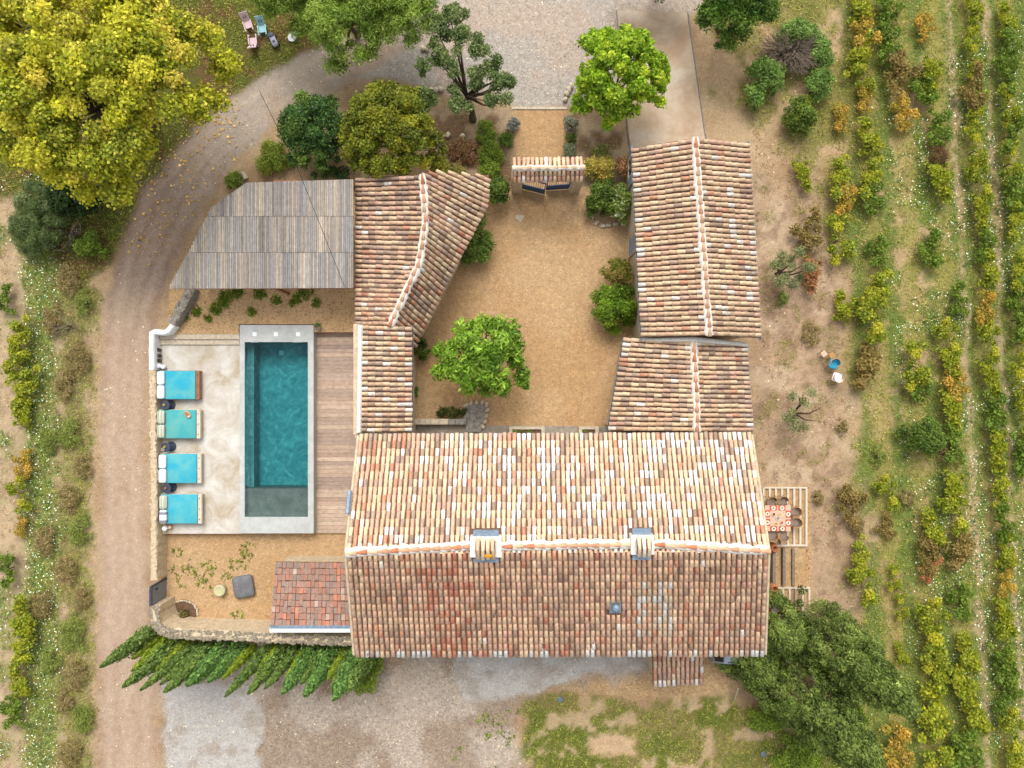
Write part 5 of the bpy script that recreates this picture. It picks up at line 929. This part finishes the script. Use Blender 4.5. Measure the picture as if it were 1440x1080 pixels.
CYT = [(141,938,0,885),(186,926,2,897),(186,943,2,899),(173,966,0,902),(220,943,2,904),(198,970,1,905),(226,962,1,906),(231,973,0,907),(263,964,3,907),(293,959,3,908),(313,955,2,908),(317,979,1,908),(349,975,0,909),(360,952,2,909),(373,968,1,910),(402,955,2,910),(397,975,3,910),(423,962,0,911),(428,979,3,911),(461,956,2,911),(467,968,1,912),(469,984,3,912),(490,972,0,912)]
for i, (x, y, k, yb) in enumerate(CYT):
    hh = H*(1-(yb-540)/(y-540)); hh = max(2.2, min(6.2, hh)); v = P(x,y,hh); kind = 'yellow-green' if k == 2 else 'fresh green' if k == 3 else 'mid green'
    lab = 'tall cypress standing alone at the rounded wall corner' if i == 0 else '%s %s cypress, %s along the boundary wall from its rounded corner' % ('short' if hh < 3.6 else 'tall' if hh > 5 else 'mid-height', kind, ORD[i])
    t = thing('cypress_tree', lab, 'tree', (v.x,v.y,0), random.uniform(0,6), None if i == 0 else 'cypress row along the boundary wall'); sc = hh/(3.6 if k == 2 else 4.6); cw = random.uniform(.72,1.15)
    for nm, me in (('crown',cym[k]),('trunk',trm)): o = bpy.data.objects.new(nm, me); link(o, t, False); o.scale = (cw,cw,sc) if nm == 'crown' else (1,1,sc*.9)
shrub('hedge_end_bush','light green bush at the house end of the cypress row',512,945,1.6,.8,.8,.9,20,.3,LG,seed=98,per=220)
# ---- vines and field bushes
def vine_mesh(seed, pal):
    g = np.random.default_rng(seed); cl = []
    for k in range(13): y = (k/12-.5)*1.75+g.normal(0,.1); cl.append((g.normal(0,.24), y, .35+g.uniform(0,.4), g.uniform(.17,.36)))
    V, Fq, c = clump_leaves(cl, 210, .13, pal, .8, .75, g); return np_mesh('foliage',V,Fq,c)
VP = dict(Y=[(150,154,42),(122,136,44),(178,172,56),(98,112,40)], G=[(100,122,46),(122,140,56),(82,102,40)], O=[(196,156,78),(176,146,66),(150,140,62),(128,126,56)], B=[(130,112,66),(112,104,56),(146,124,80)], R=[(176,112,84),(150,112,80),(186,132,96),(120,112,66)])
vm = {k: [vine_mesh(200+i*7+ord(k), p_) for i in range(3 if k in 'YG' else 2)] for k, p_ in VP.items()}
vst = MB().tube([(0,0,-.05),(.02,0,.4),(-.03,.1,.6)],[.035,.03,.02],5).tube([(0,0,.35),(.05,-.3,.6)],[.02,.01],4).mesh('stem'); vst.materials.append(M['bark'])
for l_ in vm.values():
    for m_ in l_: m_.materials.append(M['leaf'])
VL = {'Y':'yellow-green grapevine in the weedy vineyard','G':'darker green grapevine in the weedy vineyard','O':'orange autumn-tinted grapevine in the weedy vineyard','B':'browned grapevine in the weedy vineyard','R':'red-leaved grapevine in the weedy vineyard'}
VN = [(1205,10,'Y',1),(1212,45,'O',1),(1208,78,'Y',1),(1214,110,'Y',.8),(1213,140,'O',.7),(1245,20,'G',1),(1248,65,'G',.9),(1262,105,'B',1),(1300,40,'O',.7),(1312,108,'Y',1),(1302,118,'G',1),(1266,155,'O',.9),(1180,168,'O',.7),(1131,246,'Y',.8),(1137,323,'B',.9),(1178,250,'Y',1),(1185,285,'O',.9),(1180,338,'Y',1.1),(1217,195,'Y',1),(1222,250,'Y',1),(1226,278,'G',.8),(1365,45,'Y',.8),(1367,125,'B',1),(1372,212,'Y',1),(1376,255,'Y',1),(1380,300,'Y',1),(1412,30,'Y',.9),(1414,70,'G',1),(1416,110,'G',1),(1418,150,'Y',1),(1420,190,'G',1),(1421,230,'Y',1),(1423,270,'G',1),(1425,310,'Y',1),
 (1180,432,'Y',.8),(1228,415,'Y',1.2),(1222,445,'Y',1.2),(1143,386,'R',.9),(1214,514,'B',1.1),(1287,515,'Y',1.1),(1290,540,'G',.8),(1338,510,'Y',.9),(1344,545,'O',.9),(1340,575,'Y',1),(1247,693,'Y',.8),(1342,690,'Y',1),(1340,720,'Y',1),(1195,708,'B',.9),(1387,380,'Y',1),(1388,432,'O',.9),(1390,480,'Y',1),(1393,530,'Y',1),(1397,580,'G',1),(1403,630,'Y',1.1),(1406,680,'Y',1),(1430,380,'Y',1),(1432,450,'G',1),(1434,540,'Y',1),(1436,640,'G',1),
 (1208,783,'Y',.9),(1212,820,'Y',1),(1257,813,'Y',.6),(1306,745,'Y',1),(1307,775,'B',.9),(1308,800,'R',.7),(1409,735,'G',1),(1411,775,'Y',1),(1412,815,'O',.8),(1309,878,'Y',1.2),(1311,910,'Y',1.1),(1314,945,'Y',.8),(1267,853,'Y',.6),(1265,920,'Y',.6),(1414,865,'Y',1),(1412,900,'Y',1),(1266,1050,'O',1.2),(1310,1000,'Y',1.3),(1358,965,'Y',1.2),(1364,1005,'Y',1.1),(1318,1045,'Y',1.2),(1350,1055,'G',1.2),(1416,975,'G',1),(1420,1030,'Y',1.1),(1425,1070,'Y',1),(1245,740,'B',.6),(1236,355,'G',.8),(1310,350,'G',.9),(1345,420,'G',.8)]
for x0, ys, kinds in ((1364, range(10,1080,37), 'YGYGYYGB'), (1412, range(15,1080,36), 'GYGGYG'), (1310, range(180,1080,74), 'GYB')):
    for q, y in enumerate(ys):
        x = x0+.05*y+2*math.sin(y*.3)
        if x < 1448 and all(math.hypot(x-a, (y-b)*.8) > 24 for a, b, _, _ in VN): VN.append((x, y, kinds[q%len(kinds)], .85+.2*math.sin(q*1.7)**2))
VNL = [(28,478,'Y',1),(20,512,'Y',.9),(36,545,'Y',1),(30,578,'Y',.9),(33,650,'O',.7),(28,695,'Y',.8),(32,740,'O',.5),(30,870,'Y',1.1),(33,905,'Y',1),(26,960,'Y',.9),(20,1000,'G',.8),(12,800,'G',.8),(8,420,'G',.7)]
i = 0
vrow = lambda x, y: int(np.argmin([abs(x-.05*y-c_) for c_ in (1160,1210,1260,1310,1365,1412)]))
for lst, loc in ((VN,''),(VNL,'L')):
    for x, y, k, s in lst:
        sz = 'broad ' if s >= 1.1 else 'small ' if s <= .8 else ''; ri = 9 if loc else vrow(x, y); nth = ORD[sum(1 for q in lst if (loc or vrow(q[0], q[1]) == ri) and (q[1], q[0]) < (y, x))]
        v = P(x,y,.5*s); t = thing('grapevine', sz+VL[k].split(' in the')[0]+(', %s along the field strip from the tamarisk end' % nth if loc else ', %s along the %s vineyard row from the bare-bush end' % (nth, ORD[ri])), 'vine', (v.x,v.y,0), random.uniform(-.25,.25)+(math.pi if i%2 else 0), 'vines in the field strip beside the road' if loc else 'vines in the weedy vineyard'); t.scale = ((s*.72 if not loc and vrow(x, y) > 3 else s*.95),s*1.0,s)
        for nm, me in (('foliage', random.choice(vm[k])), ('stem', vst)): o = bpy.data.objects.new(nm, me); link(o, t, False)
        i += 1
shrub('round_bush','round dark green bush standing in the vineyard',1294,613,1.2,.85,.85,.8,26,.32,DG,seed=110); shrub('dead_bush','dark brown dead bush among the white flowers',1316,220,.6,.45,.5,.4,10,.2,[(92,70,52),(110,84,60)],seed=111,aspect=.2)
for i, (x, y, lab) in enumerate(((1092,385,'sparse grey-green olive tree beside the barn'),(1112,580,'young olive tree with bare dark limbs on the bare earth'))):
    b = P(x,y,0); t = thing('olive_tree', lab, 'tree', b); g = np.random.default_rng(120+i); mb = MB(); cl = []
    for k in range(7):
        a = k*.9+g.normal(0,.2); L_ = g.uniform(.7,1.15); p1 = b+Vector((math.cos(a)*L_*.5, math.sin(a)*L_*.5, .9+g.uniform(-.1,.2))); p2 = b+Vector((math.cos(a+.4)*L_, math.sin(a+.4)*L_, 1.5+g.uniform(-.2,.3))); mb.tube([b+Vector((0,0,.3)), p1, p2], [.055,.04,.012], 5)
        if i == 0 or k in (1,3,4,5,2): cl += [(p2.x+g.normal(0,.15), p2.y+g.normal(0,.15), p2.z, .3), (p1.x+g.normal(0,.15), p1.y+g.normal(0,.15), p1.z+.2, .24)]
    mb.tube([b-Vector((0,0,.1)), b+Vector((0,0,.35))], [.1,.07], 7); part('trunk', mb, M['bark'], t); V, Fq, c = clump_leaves(cl, 420 if i == 0 else 240, .13, OL, .8, .32); part('crown', np_mesh('crown',V,Fq,c), M['leaf'], t)
VB = [(98,395,.6),(118,425,.5),(112,505,.7),(92,540,.6),(100,610,.6),(118,655,.5),(98,700,.55),(112,745,.6),(95,800,.6),(116,840,.5),(103,890,.7),(108,945,.6),(92,985,.5),(118,1010,.6),(100,1060,.6),(75,450,.6),(70,620,.5),(66,760,.6),(60,850,.6),(72,930,.5),(1150,700,.3),(1205,740,.4),(1100,420,.3),(1140,470,.5),(1185,600,.3),(1235,640,.4),(1275,700,.4),(1330,640,.4)]
for i, (x, y, r) in enumerate(VB):
    dry = i%3 != 1; near = ['the feathery tamarisk','the carport end of the verge','the first sun lounger','the white plastered wall','the faded lounger','the third lounger','the last lounger','the terrace end','the garden gate','the grey gate panel','the corner cypress','the cypress tips','the grey gravel patch','the lower track','the track end'][min(14, int((y-380)/46))]
    shrub('weed_bush', ('dry brownish weed bush on the road verge opposite ' if dry else 'green weed bush on the road verge opposite ')+near if x < 130 else 'small scrubby weed bush on the bare ground %s' % ['by the dining terrace','below the dining terrace','near the sparse olive tree','above the pink stool','past the young olive tree','between olive and round bush','below the round dark bush','beside the round dark bush'][i-20], x, y, .3, r*.85, r*1.25, .22, 8, r*.34, [(140,124,88),(120,112,70),(158,140,104)] if dry else [(122,134,66),(140,148,82),(104,116,56)], seed=300+i, per=120, ls=.15, aspect=.2, group='weed bushes on the verge' if x < 130 else None)
# ------------------------------------------------------------------ ground cover (uncountable)
def scatter(name, N, field, thr, size, pal, seed, blades=3, box=(-60,1500,-60,1140), up=.8, asp=.22, zoff=0, label=None):
    g = np.random.default_rng(seed); x = g.uniform(box[0],box[1],N*3); y = g.uniform(box[2],box[3],N*3); f = field(x,y) if callable(field) else gsample(field,x,y); k = f*g.uniform(.6,1.1,len(x)) > thr; x = x[k][:N]; y = y[k][:N]; n = len(x)
    pos = np.stack([(x-720)*kk, (540-y)*kk, np.zeros(n)],1); tc_ = pal_cols(pal,n,g); pos = np.repeat(pos,blades,0)+np.concatenate([g.normal(0,size*.45,(n*blades,2)), np.full((n*blades,1), size*.3+zoff)],1); m = n*blades
    nr = np.concatenate([g.normal(0,1,(m,2)), np.full((m,1),up)],1); V, Fq, c = leaf_arrays(pos, size*g.uniform(.6,1.4,m), nr, .2, np.repeat(tc_,blades,0)*(1+g.normal(0,.15,(m,1))).clip(.5,1.5), asp, g)
    o = part(name, np_mesh(name,V,Fq,c), M['leaf']); o['kind'] = 'stuff'; tag(o, label, 'ground cover'); return o
scatter('field_grass',62000,ggrass,.32,.15,[(134,146,62),(158,158,78),(110,130,54),(180,170,104)],1,3,asp=.15,label='weedy grass growing over the vineyard and verges')
scatter('flower_greenery',16000,gflower,.25,.17,[(106,134,80),(126,152,100),(88,116,68)],2,3,label='green leaves of the white wildflowers between vine rows')
scatter('white_flowers',17000,gflower,.22,.052,[(240,246,236),(214,236,220)],3,1,up=4,asp=1,zoff=.16,label='tiny white wildflowers between vine rows')
scatter('lawn_grass',40000,np.where(greg==4,ggrass,0),.35,.085,[(112,132,54),(130,144,66),(96,116,46),(150,150,92)],4,3,label='short patchy lawn grass below the farmhouse')
WB = [(250,775,9),(262,795,10),(272,806,9),(285,820,9),(295,800,10),(290,795,8),(318,812,7),(335,790,13),(345,780,12),(352,770,8),(250,812,6),(258,825,5),(312,838,5),(335,868,12),(245,800,6),(300,830,5),(420,788,4),(440,785,9)]
blob = lambda L_: (lambda x, y: np.max([np.exp(-((x-a)**2+(y-b)**2)/(c*c)) for a, b, c in L_], 0)*(.35+vnoise(x,y,7,48,2)*1.1))
wn = lambda x, y: blob(WB)(x,y)+sst(vnoise(x,y,26,42)-.6,.05)*((y > 995)&(x > 640)&(x < 730))+(np.abs(vnoise(x,y,20,43)-.5)<.0)
o = scatter('court_weeds',2600,wn,.3,.12,[(112,134,44),(132,150,56),(88,110,40)],5,4,(230,740,740,1090),asp=.5,label='low green weeds creeping over the lower gravel court')
wn2 = lambda x, y: blob([(322,423,11),(312,436,8),(340,413,9),(372,415,9),(395,425,6),(435,412,11),(420,425,8),(360,440,6),(285,440,7),(275,425,5),(450,428,6),(300,450,6),(270,450,5)])(x,y)
o = scatter('terrace_weeds',1300,wn2,.3,.12,[(112,130,44),(132,146,56),(84,106,40)],6,4,(245,480,398,460),asp=.5,zoff=ZN,label='weeds sprouting through the upper gravel terrace')
stn = lambda x, y: ((gsample(greg,x,y)==1)|(gsample(greg,x,y)==2)|((x>1060)&(x<1240)))*.8*(vnoise(x,y,50,46)>.5)
scatter('loose_stones',5200,stn,.45,.06,[(226,214,196),(200,186,166),(170,150,130)],7,1,up=4,asp=.9,label='small pale stones scattered on tracks and bare earth')
stn2 = lambda x, y: (((gsample(greg,x,y)==0)&(x>1060))|(x<140))*(vnoise(x,y,34,47)>.47)*.8
scatter('dry_litter',16000,stn2,.45,.13,[(150,124,92),(172,146,110),(124,100,74),(196,170,130)],8,2,up=1.5,asp=.2,label='dry stalks and litter on the bare vineyard soil')
fl_ = lambda x, y: (poly_sd(x,y,[(165,280),(330,120),(360,190),(250,330),(190,400)])>0)*.8
scatter('fallen_leaves',260,fl_,.4,.13,[(206,176,110),(190,150,80)],9,1,(150,380,100,420),up=4,asp=.8,label='fallen plane leaves on the dirt road')
for o in bpy.data.objects:
    if '_e' in o: del o['_e']
